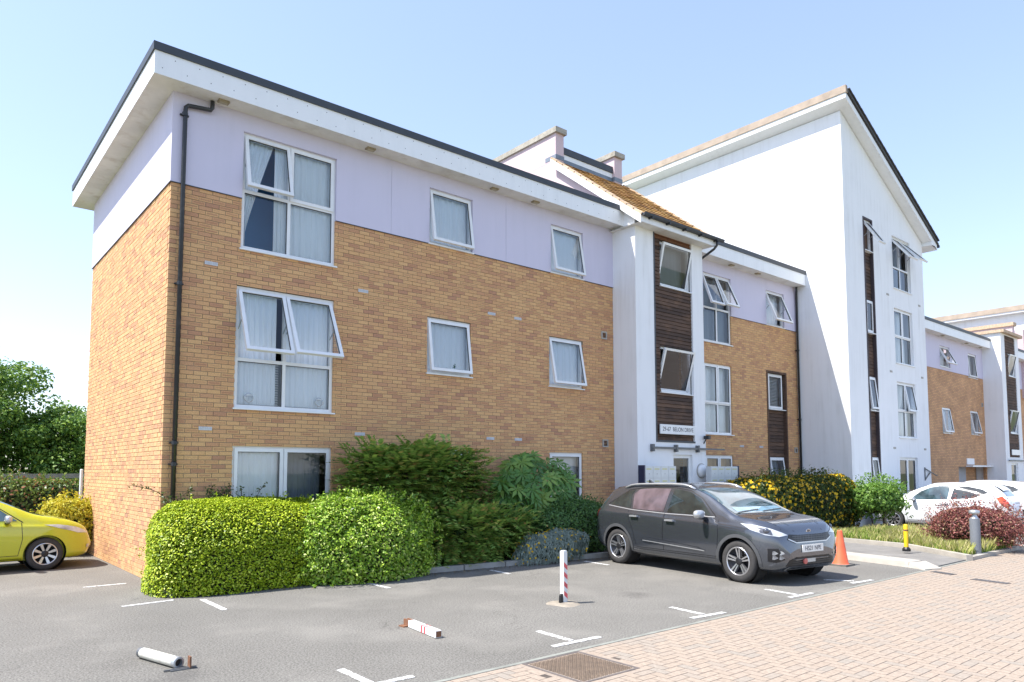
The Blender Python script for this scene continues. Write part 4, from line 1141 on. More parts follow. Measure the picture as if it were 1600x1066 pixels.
F5 = empty('background_block', (48.9, 0, 0), 'distant pale block with buff coping rising behind the far brick wing', 'building')
b = MB().box(48.9, 56, -.6, 16, 0, 11.5).build('rendered_wall', MAT['white'], F5)
MB().box(48.5, 56.4, -1.0, 16.4, 11.5, 11.62).build('roof_slab', MAT['fascia'], F5)
MB().box(48.45, 48.62, -1.05, 16.4, 11.62, 11.94).build('verge_coping', MAT['coping2'], F5)
F6 = empty('background_parapet', (44, 0, 0), 'pink rendered parapet wall with coping above the distant stair tower', 'building')
MB().box(44, 44.4, -.2, 9, 6, 9.95).build('rendered_wall', MAT['pink'], F6); MB().box(43.92, 44.48, -.28, 9.1, 9.95, 10.15).build('coping', MAT['ridge'], F6)
MB().box(46, 46.4, -.2, 9, 6, 10.0).build('rendered_wall', MAT['pink'], F6)
F7 = empty('right_wing', (42.3, 0, 0), 'lilac and brick wing at the extreme right edge beyond the distant stair tower', 'building')
MB().box(42.31, 48.89, 0, 6, 0, 6.5).build('brick_wall', MAT['brickfar'], F7); MB().box(42.31, 48.89, -.016, 6, 6.5, 8.1).build('render_band', MAT['lilac'], F7)
eaves(F7, 42.31, 48.89, SZ+zo, FZ+zo, TZ+zo)
# ------------------------------------------------------------------ planting
LG = [(0, (0.06, 0.13, 0.012)), (0.5, (0.12, 0.24, 0.018)), (0.85, (0.20, 0.33, 0.028)), (1, (0.30, 0.40, 0.05))]
MAT['leaf_lime'] = M_leaf('lime_hedge_leaf', [(0, (0.08, 0.15, 0.010)), (0.2, (0.24, 0.35, 0.015)), (0.55, (0.41, 0.52, 0.02)), (0.9, (0.52, 0.60, 0.035)), (1, (0.58, 0.63, 0.09))], 0.12, 0.45, (0.34, 0.48, 0.02))
MAT['leaf_bright'] = M_leaf('bright_shrub_leaf', [(0, (0.06, 0.14, 0.012)), (0.3, (0.20, 0.37, 0.025)), (0.75, (0.40, 0.56, 0.05)), (1, (0.58, 0.64, 0.2))], 0.14, 0.4, (0.26, 0.44, 0.03))
MAT['leaf_dark'] = M_leaf('dark_glossy_leaf', [(0, (0.05, 0.12, 0.036)), (0.6, (0.11, 0.23, 0.06)), (1, (0.18, 0.31, 0.08))], 0.22, 0.35, (0.08, 0.18, 0.02))
MAT['leaf_fern'] = M_leaf('feathery_shrub_leaf', [(0, (0.15, 0.28, 0.06)), (0.55, (0.29, 0.46, 0.10)), (0.8, (0.42, 0.54, 0.12)), (0.93, (0.54, 0.48, 0.14)), (1, (0.52, 0.30, 0.13))], 0.28, 0.4, (0.14, 0.24, 0.02))
MAT['leaf_fatsia'] = M_leaf('broad_palmate_leaf', [(0, (0.06, 0.15, 0.035)), (0.7, (0.12, 0.26, 0.05)), (1, (0.22, 0.34, 0.07))], 0.25, 0.28, (0.20, 0.34, 0.03))
MAT['leaf_grey'] = M_leaf('silver_grey_leaf', [(0, (0.20, 0.26, 0.22)), (1, (0.36, 0.43, 0.37))], 0.2, 0.7, (0.2, 0.25, 0.18))
MAT['petal'] = M_leaf('yellow_petal', [(0, (0.60, 0.36, 0.01)), (1, (0.75, 0.52, 0.02))], 0.2, 0.6, (0.7, 0.5, 0.02))
MAT['leaf_hyp'] = M_leaf('dull_green_leaf', [(0, (0.03, 0.065, 0.015)), (0.6, (0.07, 0.115, 0.025)), (0.85, (0.12, 0.15, 0.03)), (1, (0.16, 0.09, 0.035))], 0.25, 0.5, (0.14, 0.2, 0.02))
MAT['leaf_red'] = M_leaf('purple_red_leaf', [(0, (0.10, 0.045, 0.04)), (0.4, (0.26, 0.09, 0.085)), (0.75, (0.42, 0.16, 0.14)), (1, (0.34, 0.28, 0.14))], 0.25, 0.5, (0.4, 0.1, 0.08))
MAT['leaf_fresh'] = M_leaf('fresh_green_leaf', [(0, (0.08, 0.18, 0.03)), (0.6, (0.17, 0.32, 0.06)), (1, (0.28, 0.42, 0.10))], 0.32, 0.4, (0.25, 0.42, 0.05))
MAT['leaf_gold'] = M_leaf('golden_leaf', [(0, (0.35, 0.36, 0.03)), (0.6, (0.58, 0.52, 0.04)), (1, (0.70, 0.60, 0.08))], 0.3, 0.5, (0.7, 0.62, 0.05))
MAT['leaf_phot'] = M_leaf('photinia_leaf', [(0, (0.06, 0.11, 0.03)), (0.55, (0.16, 0.24, 0.05)), (0.8, (0.28, 0.36, 0.07)), (0.88, (0.34, 0.14, 0.07)), (1, (0.42, 0.14, 0.08))], 0.28, 0.4, (0.25, 0.3, 0.04))
MAT['leaf_tree'] = M_leaf('tree_leaf', [(0, (0.06, 0.14, 0.036)), (0.55, (0.15, 0.28, 0.055)), (0.9, (0.30, 0.43, 0.075)), (1, (0.40, 0.50, 0.11))], 0.32, 0.5, (0.16, 0.28, 0.03))
MAT['straw'] = M_leaf('dry_grass', [(0, (0.30, 0.34, 0.08)), (0.5, (0.42, 0.42, 0.14)), (1, (0.62, 0.54, 0.30))], 0.3, 0.7, (0.5, 0.46, 0.15))
MAT['weed'] = M_leaf('weed_leaf', [(0, (0.12, 0.22, 0.03)), (1, (0.26, 0.36, 0.06))], 0.3, 0.6, (0.3, 0.4, 0.05))
MAT['deadleaf'] = M_leaf('dead_leaf', [(0, (0.10, 0.06, 0.03)), (0.6, (0.22, 0.14, 0.06)), (1, (0.36, 0.26, 0.12))], 0.1, 0.8, (0.3, 0.2, 0.08))
MAT['bark'] = M_plain('bark', (0.10, 0.075, 0.055), 0.95, 0.3, 14, fine=(40, 0.8, 0.02))
MAT['twig'] = M_plain('shrub_wood', (0.075, 0.05, 0.035), 0.95, 0.3, 10)
MAT['under'] = M_plain('painted_inner_shade', (0.022, 0.028, 0.012), 0.95, 0.4, 16)  # near-black colour stands in for the shade inside the bushes

def snoise(P, f, seed):
    r = np.random.default_rng(seed); v = np.zeros(len(P)); amp = 1.0
    for o in range(4):
        for k in range(3):
            d = r.normal(size=3); d /= np.linalg.norm(d)
            v += amp*np.sin(P @ d * f * (2**o) + r.uniform(0, 6.28))
        amp *= 0.55
    return v/4.2

def leaf_mesh(name, P, Nn, size, aspect=0.45, spread=0.9, droop=0.0, seed=1, fold=0.25, upb=0.0):
    """a folded four point leaf at each P, facing about Nn"""
    r = np.random.default_rng(seed); n = len(P)
    Z = Nn*(1-upb) + np.array([-.25*upb, .1*upb, upb]) + r.normal(size=(n,3))*spread*0.6; Z /= np.linalg.norm(Z, axis=1)[:,None]+1e-9
    A = r.normal(size=(n,3)); A[:,2] -= droop
    A -= Z*np.sum(A*Z, axis=1)[:,None]; A /= np.linalg.norm(A, axis=1)[:,None]+1e-9
    B = np.cross(Z, A)
    s = (size*r.uniform(0.65, 1.3, n))[:,None]
    v = np.empty((n,4,3))
    v[:,0] = P - A*s*0.5; v[:,2] = P + A*s*0.5 - Z*s*0.08
    v[:,1] = P + B*s*aspect*0.5 + Z*s*fold*aspect + A*s*0.05; v[:,3] = P - B*s*aspect*0.5 + Z*s*fold*aspect + A*s*0.05
    me = bpy.data.meshes.new(name)
    me.vertices.add(n*4); me.vertices.foreach_set('co', v.astype(np.float32).ravel())
    me.loops.add(n*4); me.loops.foreach_set('vertex_index', np.arange(n*4, dtype=np.int32))
    me.polygons.add(n); me.polygons.foreach_set('loop_start', np.arange(0, n*4, 4, dtype=np.int32))
    me.polygons.foreach_set('loop_total', np.full(n, 4, dtype=np.int32))
    me.update(calc_edges=True); me.validate()
    return me

def shell(n, c, h, power=2.6, rough=0.12, freq=2.2, depth=0.22, seed=1, zmin=0.0, lseed=None):
    """points through the outer shell of a lumpy rounded box, with outward normals"""
    r = np.random.default_rng(seed)
    c, h = np.array(c, float), np.array(h, float); out = []; nor = []
    m = 0
    while m < n:
        d = r.normal(size=(n*2,3)); d[:,2] = np.where(d[:,2] < -0.75, -d[:,2], d[:,2])
        # sample about evenly over the box surface
        d = d/np.linalg.norm(d, axis=1)[:,None]
        k = (np.abs(d)**power).sum(1)**(-1/power)
        q = d*k[:,None]
        wgt = k**2; keep = r.uniform(0, wgt.max(), len(q)) < wgt
        q = q[keep]
        nn = np.sign(q)*np.abs(q)**(power-1)/h
        nn /= np.linalg.norm(nn, axis=1)[:,None]+1e-9
        X = q*h + c
        lump = 1 + rough*snoise(X, freq, (seed if lseed is None else lseed)+5)
        dep = 1 - depth*r.beta(1.0, 2.2, len(q))
        X = c + q*h*(lump*dep)[:,None]
        ok = X[:,2] > zmin
        out.append(X[ok]); nor.append(nn[ok]); m += ok.sum()
    return np.concatenate(out)[:n], np.concatenate(nor)[:n]

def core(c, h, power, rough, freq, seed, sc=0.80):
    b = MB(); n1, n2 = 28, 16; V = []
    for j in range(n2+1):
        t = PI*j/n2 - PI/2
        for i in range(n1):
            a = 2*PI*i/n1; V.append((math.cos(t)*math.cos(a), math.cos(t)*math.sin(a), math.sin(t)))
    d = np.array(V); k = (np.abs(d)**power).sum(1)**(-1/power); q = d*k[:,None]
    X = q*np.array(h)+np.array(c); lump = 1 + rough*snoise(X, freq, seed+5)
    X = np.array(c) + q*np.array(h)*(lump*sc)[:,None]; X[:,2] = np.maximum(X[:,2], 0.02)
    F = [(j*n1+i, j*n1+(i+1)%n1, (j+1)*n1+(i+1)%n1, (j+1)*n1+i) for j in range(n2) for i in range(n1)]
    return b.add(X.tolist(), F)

def bush(name, label, cat, c, h, n, size, mat, power=2.6, rough=0.12, freq=2.2, depth=0.25, aspect=0.5, seed=1, extra=None, sc=0.78, spread=0.9, group=None, stems=6, droop=0.0, upb=0.0, lean=0.0):
    root = empty(name, (c[0], c[1], 0.0), label, cat, group)
    P, Nn = shell(n, c, h, power, rough, freq, depth, seed)
    def slope(q):
        # the top falls towards the front of the bed
        t = np.clip((c[1]+h[1]-q[:,1])/(2*h[1]), 0, 1); q[:,2] *= 1 - lean*t; return q
    P = slope(P)
    link('foliage', leaf_mesh('foliage', P, Nn, size, aspect, spread, droop, seed, upb=upb), MAT[mat], root)
    cr = core(c, h, power, rough, freq, seed, sc); cr.v = slope(np.array(cr.v)).tolist(); cr.build('dark_core', MAT['under'], root)  # solid dark core closes the gaps, inner shade put into its colour
    r = np.random.default_rng(seed+3)
    for i in range(stems):
        a = r.uniform(0, 6.28); e = np.array([c[0]+math.cos(a)*h[0]*.6, c[1]+math.sin(a)*h[1]*.6, c[2]+h[2]*.3])
        MB().tube([(c[0]+math.cos(a)*h[0]*.2, c[1]+math.sin(a)*h[1]*.2, 0.0), ((c[0]+e[0])/2, (c[1]+e[1])/2, e[2]*.6), tuple(e)], [0.018, .014, .006], 6).build('stem', MAT['twig'], root)
    if extra:
        for (nm, m2, s2, cnt, asp, out) in extra:
            P, Nn = shell(cnt, c, tuple(q*out for q in h), power, rough, freq, 0.05, seed+17, 0.0, seed)
            link(nm, leaf_mesh(nm, P, Nn, s2, asp, 0.5, 0, seed+9), MAT[m2], root, kind='stuff')
    return root

def sprigs(root, n, c, h, length, leaf, mat, seed, power=2.4, up=0.5, name='sprig', lean=0.0):
    """young shoots that stand out of a clipped surface"""
    r = np.random.default_rng(seed)
    P, Nn = shell(n, c, h, power, 0.12, 2.2, 0.05, seed)
    P[:,2] *= 1 - lean*np.clip((c[1]+h[1]-P[:,1])/(2*h[1]), 0, 1)
    Q = []; M_ = []
    for p, nn in zip(P, Nn):
        d = nn + np.array([0,0,up]) + r.normal(size=3)*.35; d /= np.linalg.norm(d)
        L = length*r.uniform(.4, 1.2); k = 9
        for i in range(k):
            Q.append(p + d*L*i/k + r.normal(size=3)*leaf*.3); M_.append(d*.4 + r.normal(size=3))
    link(name, leaf_mesh(name, np.array(Q), np.array(M_)/1.5, leaf, .45, .8, 0, seed), MAT[mat], root)

HG = 'shrubs in the bed along the brick block'
h1 = bush('hedge', 'clipped lime green hedge at the corner of the brick block', 'hedge', (1.33, -0.74, 0.36), (1.66, 0.86, 1.20), 70000, 0.044, 'leaf_lime', 3.2, 0.07, 2.6, 0.20, 0.6, 21, sc=0.82, spread=0.32, upb=.55, lean=.20, stems=8)
sprigs(h1, 160, (1.33,-.74,.36), (1.63,.84,1.19), .11, .04, 'leaf_lime', 22, 3.2, lean=.20)
h2 = bush('shrub', 'loose bright green shrub next to the clipped hedge', 'shrub', (3.0, -1.26, 0.42), (1.45, 0.80, 1.14), 38000, 0.06, 'leaf_bright', 2.3, 0.18, 3.0, 0.24, 0.45, 31, sc=0.76, spread=.45, upb=.5, lean=.14, group=HG)
sprigs(h2, 520, (3.0,-1.26,.42), (1.42,.79,1.13), .17, .055, 'leaf_bright', 32, lean=.14)
# climbing stems at the corner downpipe
cl = empty('climber', (0.25, -0.1, 0), 'straggly climber behind the hedge at the corner downpipe', 'plant')
rr_ = np.random.default_rng(5); Q = []
for i in range(26):
    x0 = rr_.uniform(-.05, 1.5); p = np.array([x0, -.12, 1.2]); d = np.array([rr_.normal()*.5, -.12+rr_.normal()*.1, 1.0]); pts = [p]
    L = rr_.uniform(.3,.75)*(1.0 if x0 < .5 else .65)
    for k in range(8):
        d = d + np.array([rr_.normal()*.25, rr_.normal()*.1, -.13]); d /= np.linalg.norm(d); p = p + d*L/8; p[1] = min(p[1], -.05); pts.append(p)
        for _ in range(4): Q.append(p + rr_.normal(size=3)*.035)
    MB().tube([tuple(q) for q in pts], [.006]*8+[.003], 5).build('stem', MAT['twig'], cl)
link('foliage', leaf_mesh('foliage', np.array(Q), np.tile([0,-1,.5],(len(Q),1)), .055, .45, .9, 0, 3), MAT['leaf_hyp'], cl)

# tall feathery shrub: pinnate fronds on bare stems
def frond_shrub(name, label, c, rad, ztop, n, seed, mat, frond=0.36, leaflet=0.06, z0=0.75, flat=0.5):
    root = empty(name, (c[0], c[1], 0), label, 'shrub', HG); r = np.random.default_rng(seed); Q = []; NN = []
    tops = []
    for i in range(11):
        a = r.uniform(0, 6.28); p0 = np.array([c[0]+r.normal()*rad[0]*.35, c[1]+r.normal()*rad[1]*.3, 0.03]); p2 = np.array([c[0]+r.uniform(-1,1)*rad[0]*.85, c[1]+r.uniform(-1,1)*rad[1]*.8, r.uniform(z0+.3, ztop-.15)])
        mid = (p0+p2)/2 + r.normal(size=3)*.08
        MB().tube([tuple(p0), tuple(mid), tuple(p2)], [.02,.016,.008], 6).build('stem', MAT['twig'], root)
    for i in range(n):
        q = r.normal(size=3); q /= np.linalg.norm(q); k = (np.abs(q)**4.5).sum()**(-1/4.5)
        s = k*r.uniform(.5, 1.0)
        p = np.array([c[0]+q[0]*s*rad[0], c[1]+q[1]*s*rad[1], (ztop+z0)/2 + q[2]*s*(ztop-z0)/2])
        d = np.array([q[0], q[1]-.25, q[2]*.5+.15]) + r.normal(size=3)*.3; d /= np.linalg.norm(d)
        sd = np.cross(d, [0,0,1]); sd /= np.linalg.norm(sd)+1e-9; up = np.cross(sd, d)
        L = frond*r.uniform(.7,1.25)
        for t in np.linspace(.12, 1, 8):
            cpos = p + d*L*(t-.4) - np.array([0,0,.16*L*t*t])
            for sg in (-1, 1):
                Q.append(cpos + sd*sg*leaflet*.55); NN.append((up + r.normal(size=3)*.15, sd*sg + d*.5))
    Q = np.array(Q); n_ = len(Q); Zv = np.array([a for a, _ in NN]); Av = np.array([b_ for _, b_ in NN])
    Zv /= np.linalg.norm(Zv, axis=1)[:,None]; Av -= Zv*np.sum(Av*Zv,1)[:,None]; Av /= np.linalg.norm(Av,axis=1)[:,None]; Bv = np.cross(Zv, Av)
    v = np.empty((n_,4,3)); s = leaflet*r.uniform(.8,1.3,n_)[:,None]
    v[:,0] = Q - Av*s*.5; v[:,2] = Q + Av*s*.6 - Zv*s*.1; v[:,1] = Q + Bv*s*.2; v[:,3] = Q - Bv*s*.2
    me = bpy.data.meshes.new('foliage'); me.vertices.add(n_*4); me.vertices.foreach_set('co', v.astype(np.float32).ravel())
    me.loops.add(n_*4); me.loops.foreach_set('vertex_index', np.arange(n_*4, dtype=np.int32)); me.polygons.add(n_)
    me.polygons.foreach_set('loop_start', np.arange(0,n_*4,4,dtype=np.int32)); me.polygons.foreach_set('loop_total', np.full(n_,4,dtype=np.int32)); me.update(calc_edges=True); me.validate()
    link('foliage', me, MAT[mat], root)
    return root
frond_shrub('feathery_shrub', 'tall dark feathery shrub against the brick wall left of the broad leaved shrub', (4.58,-.58), (1.62,.46), 2.36, 1250, 41, 'leaf_fern', .44, .125, .9)
frond_shrub('low_feathery_shrub', 'low dark ferny shrub spilling over the kerb below the tall feathery shrub', (5.6,-1.15), (1.35,.55), 1.15, 800, 43, 'leaf_fern', .40, .105, 0.06)
bush('shrub', 'dense dark evergreen filling the bed below the feathery shrub', 'shrub', (5.3,-.62,.5), (1.5,.5,.62), 9000, .075, 'leaf_dark', 2.6, .16, 2.4, .25, .45, 44, sc=.8, group=HG)
# broad palmate leaves, each a leaf of its own
def fatsia():
    root = empty('broad_leaved_shrub', (7.5,-.6,0), 'shrub with big hand shaped leaves in front of the brick wall', 'shrub', HG)
    b = MB(); V = [(0,0,0)]; lob = 8; F = []
    for i in range(lob):
        a = -2.3 + 4.6*i/(lob-1); L = .5 + .5*math.cos(a*.55)**1.2
        d = Vector((math.sin(a), math.cos(a), 0)); s = Vector((d.y, -d.x, 0))
        k = len(V); V += [tuple(d*L*.55 + s*.12 + Vector((0,0,.02))), tuple(d*L + Vector((0,0,-.06*L))), tuple(d*L*.55 - s*.12 + Vector((0,0,.02))), tuple(d*L*.32 + Vector((0,0,.05)))]
        F += [(0,k,k+3),(k,k+1,k+3),(k+1,k+2,k+3),(k+2,0,k+3)]
    b.add(V, F); me = b.mesh('leaf'); me.materials.append(MAT['leaf_fatsia'])
    r = np.random.default_rng(9)
    for i in range(9):
        a = r.uniform(0,6.28); e = (7.45+math.cos(a)*.7, -.6+math.sin(a)*.3, r.uniform(1.2,1.9)); MB().tube([(7.45+math.cos(a)*.15,-.55,0.03),((7.45+e[0])/2,(-.55+e[1])/2,e[2]*.55),e],[.022,.018,.01],6).build('stem', MAT['twig'], root)
    for i in range(120):
        q = r.normal(size=3); q[1] = -abs(q[1]) if r.uniform() < .8 else q[1]; q /= np.linalg.norm(q); k = r.uniform(.7,1.0)
        p = Vector((7.50+q[0]*1.18*k, -.55+q[1]*.62*k, 1.42+q[2]*.80*k))
        if p.y > -.08: p.y = -.08
        nrm = Vector((q[0]*.35-.3, q[1]*.4-.55, q[2]*.25+.62)) + Vector(r.normal(size=3)*.2); nrm.normalize()
        dn = Vector((q[0]*.5, q[1]*.8-.3, -.55)) + Vector(r.normal(size=3)*.25); dn = (dn - nrm*dn.dot(nrm)).normalized()
        M_ = Matrix((dn.cross(nrm), dn, nrm)).transposed().to_4x4(); M_.translation = p
        o = bpy.data.objects.new('leaf', me); COL.objects.link(o); o.parent = root; o.matrix_parent_inverse = wmat(root).inverted()
        o.matrix_basis = M_ @ Matrix.Scale(r.uniform(.26,.40), 4)
fatsia()
dk = bush('shrub', 'dark rounded evergreen shrub behind the grey car', 'shrub', (8.2,-1.12,.45), (1.15,.66,.76), 15000, .06, 'leaf_dark', 2.3, .2, 3.2, .25, .5, 51, sc=.8, group=HG)
sprigs(dk, 260, (8.2,-1.12,.45), (1.13,.65,.78), .18, .06, 'leaf_dark', 52)
gs = bush('silver_shrub', 'low silver grey shrub with yellow flowers beside the striped post', 'shrub', (7.0,-1.78,.18), (1.05,.44,.44), 8000, .13, 'leaf_grey', 2.0, .32, 4.6, .5, .10, 61, sc=.42, droop=-2.2, group=HG,
     extra=[('flower','petal',.05,230,.8,1.05)])
# beyond the path
yh = bush('flowering_hedge', 'yellow flowering hedge between the footpath and the tall white block', 'hedge', (16.4,-2.05,.78), (3.25,.75,.92), 34000, .075, 'leaf_hyp', 2.9, .17, 2.2, .25, .5, 71, sc=.82, extra=[('flower','petal',.10,1500,.9,1.01)])
sprigs(yh, 420, (16.4,-2.05,.78), (3.2,.74,.94), .28, .075, 'leaf_hyp', 73)
fg = bush('shrub', 'fresh green shrub at the end of the yellow flowering hedge', 'shrub', (18.75,-3.25,.95), (.82,.7,.55), 7500, .09, 'leaf_fresh', 2.2, .16, 2.2, .3, .55, 81, sc=.7)
sprigs(fg, 160, (18.75,-3.25,.95), (.8,.68,.55), .3, .09, 'leaf_fresh', 83)
rs = bush('red_shrub', 'dark red shrub behind the grey bollard light', 'shrub', (15.9,-6.66,.50), (.70,.92,.48), 12000, .05, 'leaf_red', 2.2, .24, 3.4, .3, .5, 91, sc=.75, droop=-.6)
sprigs(rs, 340, (15.9,-6.72,.5), (.7,.98,.54), .3, .05, 'leaf_red', 93)
def blades(name, pts, hgt, n, mat, kind, seed, wd=.012, label=None, cat=None):
    r = np.random.default_rng(seed); V = np.empty((n,4,3)); 
    tri = pts; areas = []
    P = np.empty((n,3)); xs = [p[0] for p in pts]; ys = [p[1] for p in pts]; i = 0
    def inside(x, y):
        c = False; m_ = len(pts)
        for k in range(m_):
            x0,y0 = pts[k]; x1,y1 = pts[k-1]
            if (y0 > y) != (y1 > y) and x < (x1-x0)*(y-y0)/(y1-y0)+x0: c = not c
        return c
    while i < n:
        x, y = r.uniform(min(xs),max(xs)), r.uniform(min(ys),max(ys))
        if inside(x, y): P[i] = (x, y, .06); i += 1
    cl_ = .5 + .5*np.clip(snoise(P, 3.0, seed)+.6, 0, 1.3)
    a = r.uniform(0, 6.28, n); H = (hgt*r.uniform(.35,1.1,n)*cl_)[:,None]
    lean = np.stack([np.cos(a),np.sin(a),np.zeros(n)],1)*r.uniform(.05,.6,n)[:,None]*H
    sd = np.stack([-np.sin(a),np.cos(a),np.zeros(n)],1)*wd
    up = np.array([0,0,1.0])
    V[:,0] = P - sd; V[:,1] = P + sd; V[:,2] = P + lean*.4 + up*H*.6 + sd*.7; V[:,3] = P + lean + up*H
    me = bpy.data.meshes.new(name); me.vertices.add(n*4); me.vertices.foreach_set('co', V.astype(np.float32).ravel())
    me.loops.add(n*4); me.loops.foreach_set('vertex_index', np.arange(n*4, dtype=np.int32)); me.polygons.add(n)
    me.polygons.foreach_set('loop_start', np.arange(0,n*4,4,dtype=np.int32)); me.polygons.foreach_set('loop_total', np.full(n,4,dtype=np.int32)); me.update(calc_edges=True); me.validate()
    return link(name, me, MAT[mat], None, label, cat, None, kind)
VG = [(13.75,-7.15),(16.6,-7.2),(18.5,-6.2),(18.6,-4.2),(16.5,-3.0),(15.4,-3.2),(15.1,-5.4),(14.1,-6.6)]
blades('dry_grass', VG, .34, 16000, 'straw', 'stuff', 3, label='dry straw coloured grass along the verge behind the yellow bollard', cat='grass')
blades('weeds', VG, .24, 9000, 'weed', 'stuff', 4, .02, label='low green weeds among the dry grass of the verge', cat='weeds')
blades('kerb_weeds', [(12.6,-3.4),(15.2,-3.4),(15.2,-2.7),(12.6,-2.7)], .3, 3000, 'leaf_grey' , 'stuff', 6, .014, label='grey green low plants at the foot of the yellow flowering hedge', cat='weeds')
# left background
ph_ = bush('photinia_hedge', 'green hedge with reddish young leaves behind the yellow car', 'hedge', (-2.4,9.2,.82), (4.6,.7,.86), 24000, .09, 'leaf_phot', 3.6, .07, 1.4, .2, .5, 101, sc=.84)
sprigs(ph_, 500, (-2.4,9.2,.82), (4.6,.7,.88), .25, .085, 'leaf_phot', 103)
go_ = bush('golden_shrub', 'golden yellow shrub at the far foot of the gable wall', 'shrub', (-.42,5.95,.62), (.62,.55,.66), 6000, .075, 'leaf_gold', 2.2, .18, 2.4, .3, .55, 111, sc=.7)
sprigs(go_, 120, (-.42,5.95,.62), (.6,.54,.66), .2, .07, 'leaf_gold', 113)
def tree(label, x, y, tr, zc, rad, zr_, n, seed, ls=.20):
    root = empty('broadleaf_tree', (x, y, 0), label, 'tree', 'trees beyond the wooden fence'); r = np.random.default_rng(seed)
    MB().tube([(x,y,0),(x+.1,y,zc*.4),(x,y+.1,zc)], [tr,tr*.8,tr*.45], 10).build('trunk', MAT['bark'], root)
    P = []; Nn = []; lim = []
    nb = 34
    for i in range(nb):
        q = r.normal(size=3); q /= np.linalg.norm(q); k = r.uniform(.45,.95)
        cc = np.array([x,y,zc]) + q*k*np.array([rad,rad,zr_]); br = rad*r.uniform(.22,.40)
        m_ = n//nb; d = r.normal(size=(m_,3)); d /= np.linalg.norm(d,axis=1)[:,None]
        s = r.uniform(.25,1,m_)**.5
        pts = cc + d*(s*br)[:,None]*np.array([1.15,1.15,.72]); P.append(pts); Nn.append(d*.6+np.array([0,0,.6])); lim.append(cc)
    P = np.concatenate(P); Nn = np.concatenate(Nn); ok = P[:,2] > .5
    link('crown', leaf_mesh('crown', P[ok], Nn[ok], ls, .55, .9, .2, seed), MAT['leaf_tree'], root)
    for cc in lim[:12]:
        MB().tube([(x,y,zc*.55),tuple((np.array([x,y,zc*.8])+cc)/2),tuple(cc)], [tr*.4,tr*.25,tr*.08], 6).build('limb', MAT['bark'], root)
tree('large tree beyond the wooden fence at the far left', -2.3, 21.0, .28, 4.1, 3.3, 3.3, 26000, 121, .17)
tree('smaller tree beyond the wooden fence beside the gable wall', 2.0, 20.0, .2, 2.7, 2.3, 1.9, 18000, 122, .15)
tree('dark low tree filling the gap between the two trees beyond the fence', 0.0, 23.0, .2, 2.0, 3.2, 2.3, 24000, 123, .17)
tree('dark tree behind the large tree at the far left edge', -4.5, 25.0, .22, 2.4, 3.6, 2.6, 24000, 124, .18)
fe = empty('wooden_fence', (-1.5, 13.2, 0), 'weathered post and rail fence behind the hedge on the left', 'fence')
for x in (-4.6,-2.6,-.62,1.4): MB().box(x-.06,x+.06,13.14,13.26,0,1.80).build('post', MAT['oldwood'], fe)
for z in (1.62,1.2,.75): MB().box(-6,3,13.1,13.14,z,z+.14).build('rail', MAT['oldwood'], fe)

# dry leaves and grit swept against the kerb
r_ = np.random.default_rng(77); n_ = 900
X_ = r_.uniform(0.3, 9.6, n_); off_ = np.abs(r_.normal(0, .16, n_))
P_ = np.stack([X_, -1.30 - .1*X_ - off_, np.full(n_, .007)], 1)
link('fallen_leaves', leaf_mesh('fallen_leaves', P_, np.tile([0, 0, 1.0], (n_, 1)), .03, .5, .25, 0, 78), MAT['deadleaf'], None, 'small dry leaves lying along the kerb of the planting bed', 'leaves', None, 'stuff')
# ------------------------------------------------------------------ cars
MAT['p_grey'] = M_paint('graphite_car_paint', (0.118, 0.128, 0.15), 0.75, 0.24)
MAT['p_yellow'] = M_paint('acid_yellow_car_paint', (0.50, 0.52, 0.02), 0.1, 0.32)
MAT['p_white'] = M_paint('white_car_paint', (0.78, 0.79, 0.80), 0.0, 0.3)
MAT['p_silver'] = M_paint('silver_blue_car_paint', (0.40, 0.44, 0.52), 0.6, 0.3)
MAT['clad'] = M_plain('grey_plastic_cladding', (0.075, 0.078, 0.082), 0.6, 0.1, 8)
MAT['carblack'] = M_simple('black_trim', (0.012, 0.012, 0.014), 0.35)
MAT['well'] = M_simple('wheel_well', (0.008, 0.008, 0.008), 0.9)
MAT['tyre'] = M_plain('tyre_rubber', (0.045, 0.043, 0.042), 0.85, 0.2, 20, fine=(200, 0.3))
MAT['alloy'] = M_simple('machined_alloy', (0.62, 0.62, 0.64), 0.28, 0.85)
MAT['alloydark'] = M_simple('dark_alloy', (0.03, 0.03, 0.033), 0.4, 0.4)
def M_carglass(name, c, rough=0.03):
    mt, nt, b = _new(name)
    col = ramp(nt, noise(nt, 3.5, 2), [(0.35, tuple(q*0.6 for q in c)), (0.65, tuple(q*1.5 for q in c))])
    nt.links.new(col, b.inputs['Base Color']); b.inputs['Roughness'].default_value = rough
    b.inputs['IOR'].default_value = 1.6; b.inputs['Coat Weight'].default_value = 1.0; b.inputs['Coat Roughness'].default_value = 0.02
    return mt
MAT['cglass'] = M_carglass('tinted_car_glass', (0.022, 0.03, 0.03))
MAT['cscreen'] = M_carglass('windscreen_glass', (0.05, 0.085, 0.10))
MAT['cshade'] = M_carglass('mauve_sun_shade', (0.085, 0.062, 0.072), 0.35)
MAT['lampclear'] = M_carglass('clear_headlamp', (0.42, 0.44, 0.46), 0.08)
MAT['lampdark'] = M_carglass('dark_lamp_housing', (0.06, 0.065, 0.08), 0.08)
MAT['lampred'] = M_carglass('red_tail_lamp', (0.42, 0.012, 0.008), 0.1)
MAT['lamporange'] = M_carglass('orange_red_tail_lamp', (0.62, 0.07, 0.015), 0.1)
MAT['plate'] = M_simple('white_number_plate', (0.78, 0.78, 0.74), 0.4)
MAT['silverplastic'] = M_simple('satin_silver', (0.55, 0.56, 0.57), 0.3, 0.6)
MAT['redtow'] = M_simple('faded_red_plastic', (0.50, 0.12, 0.10), 0.5)

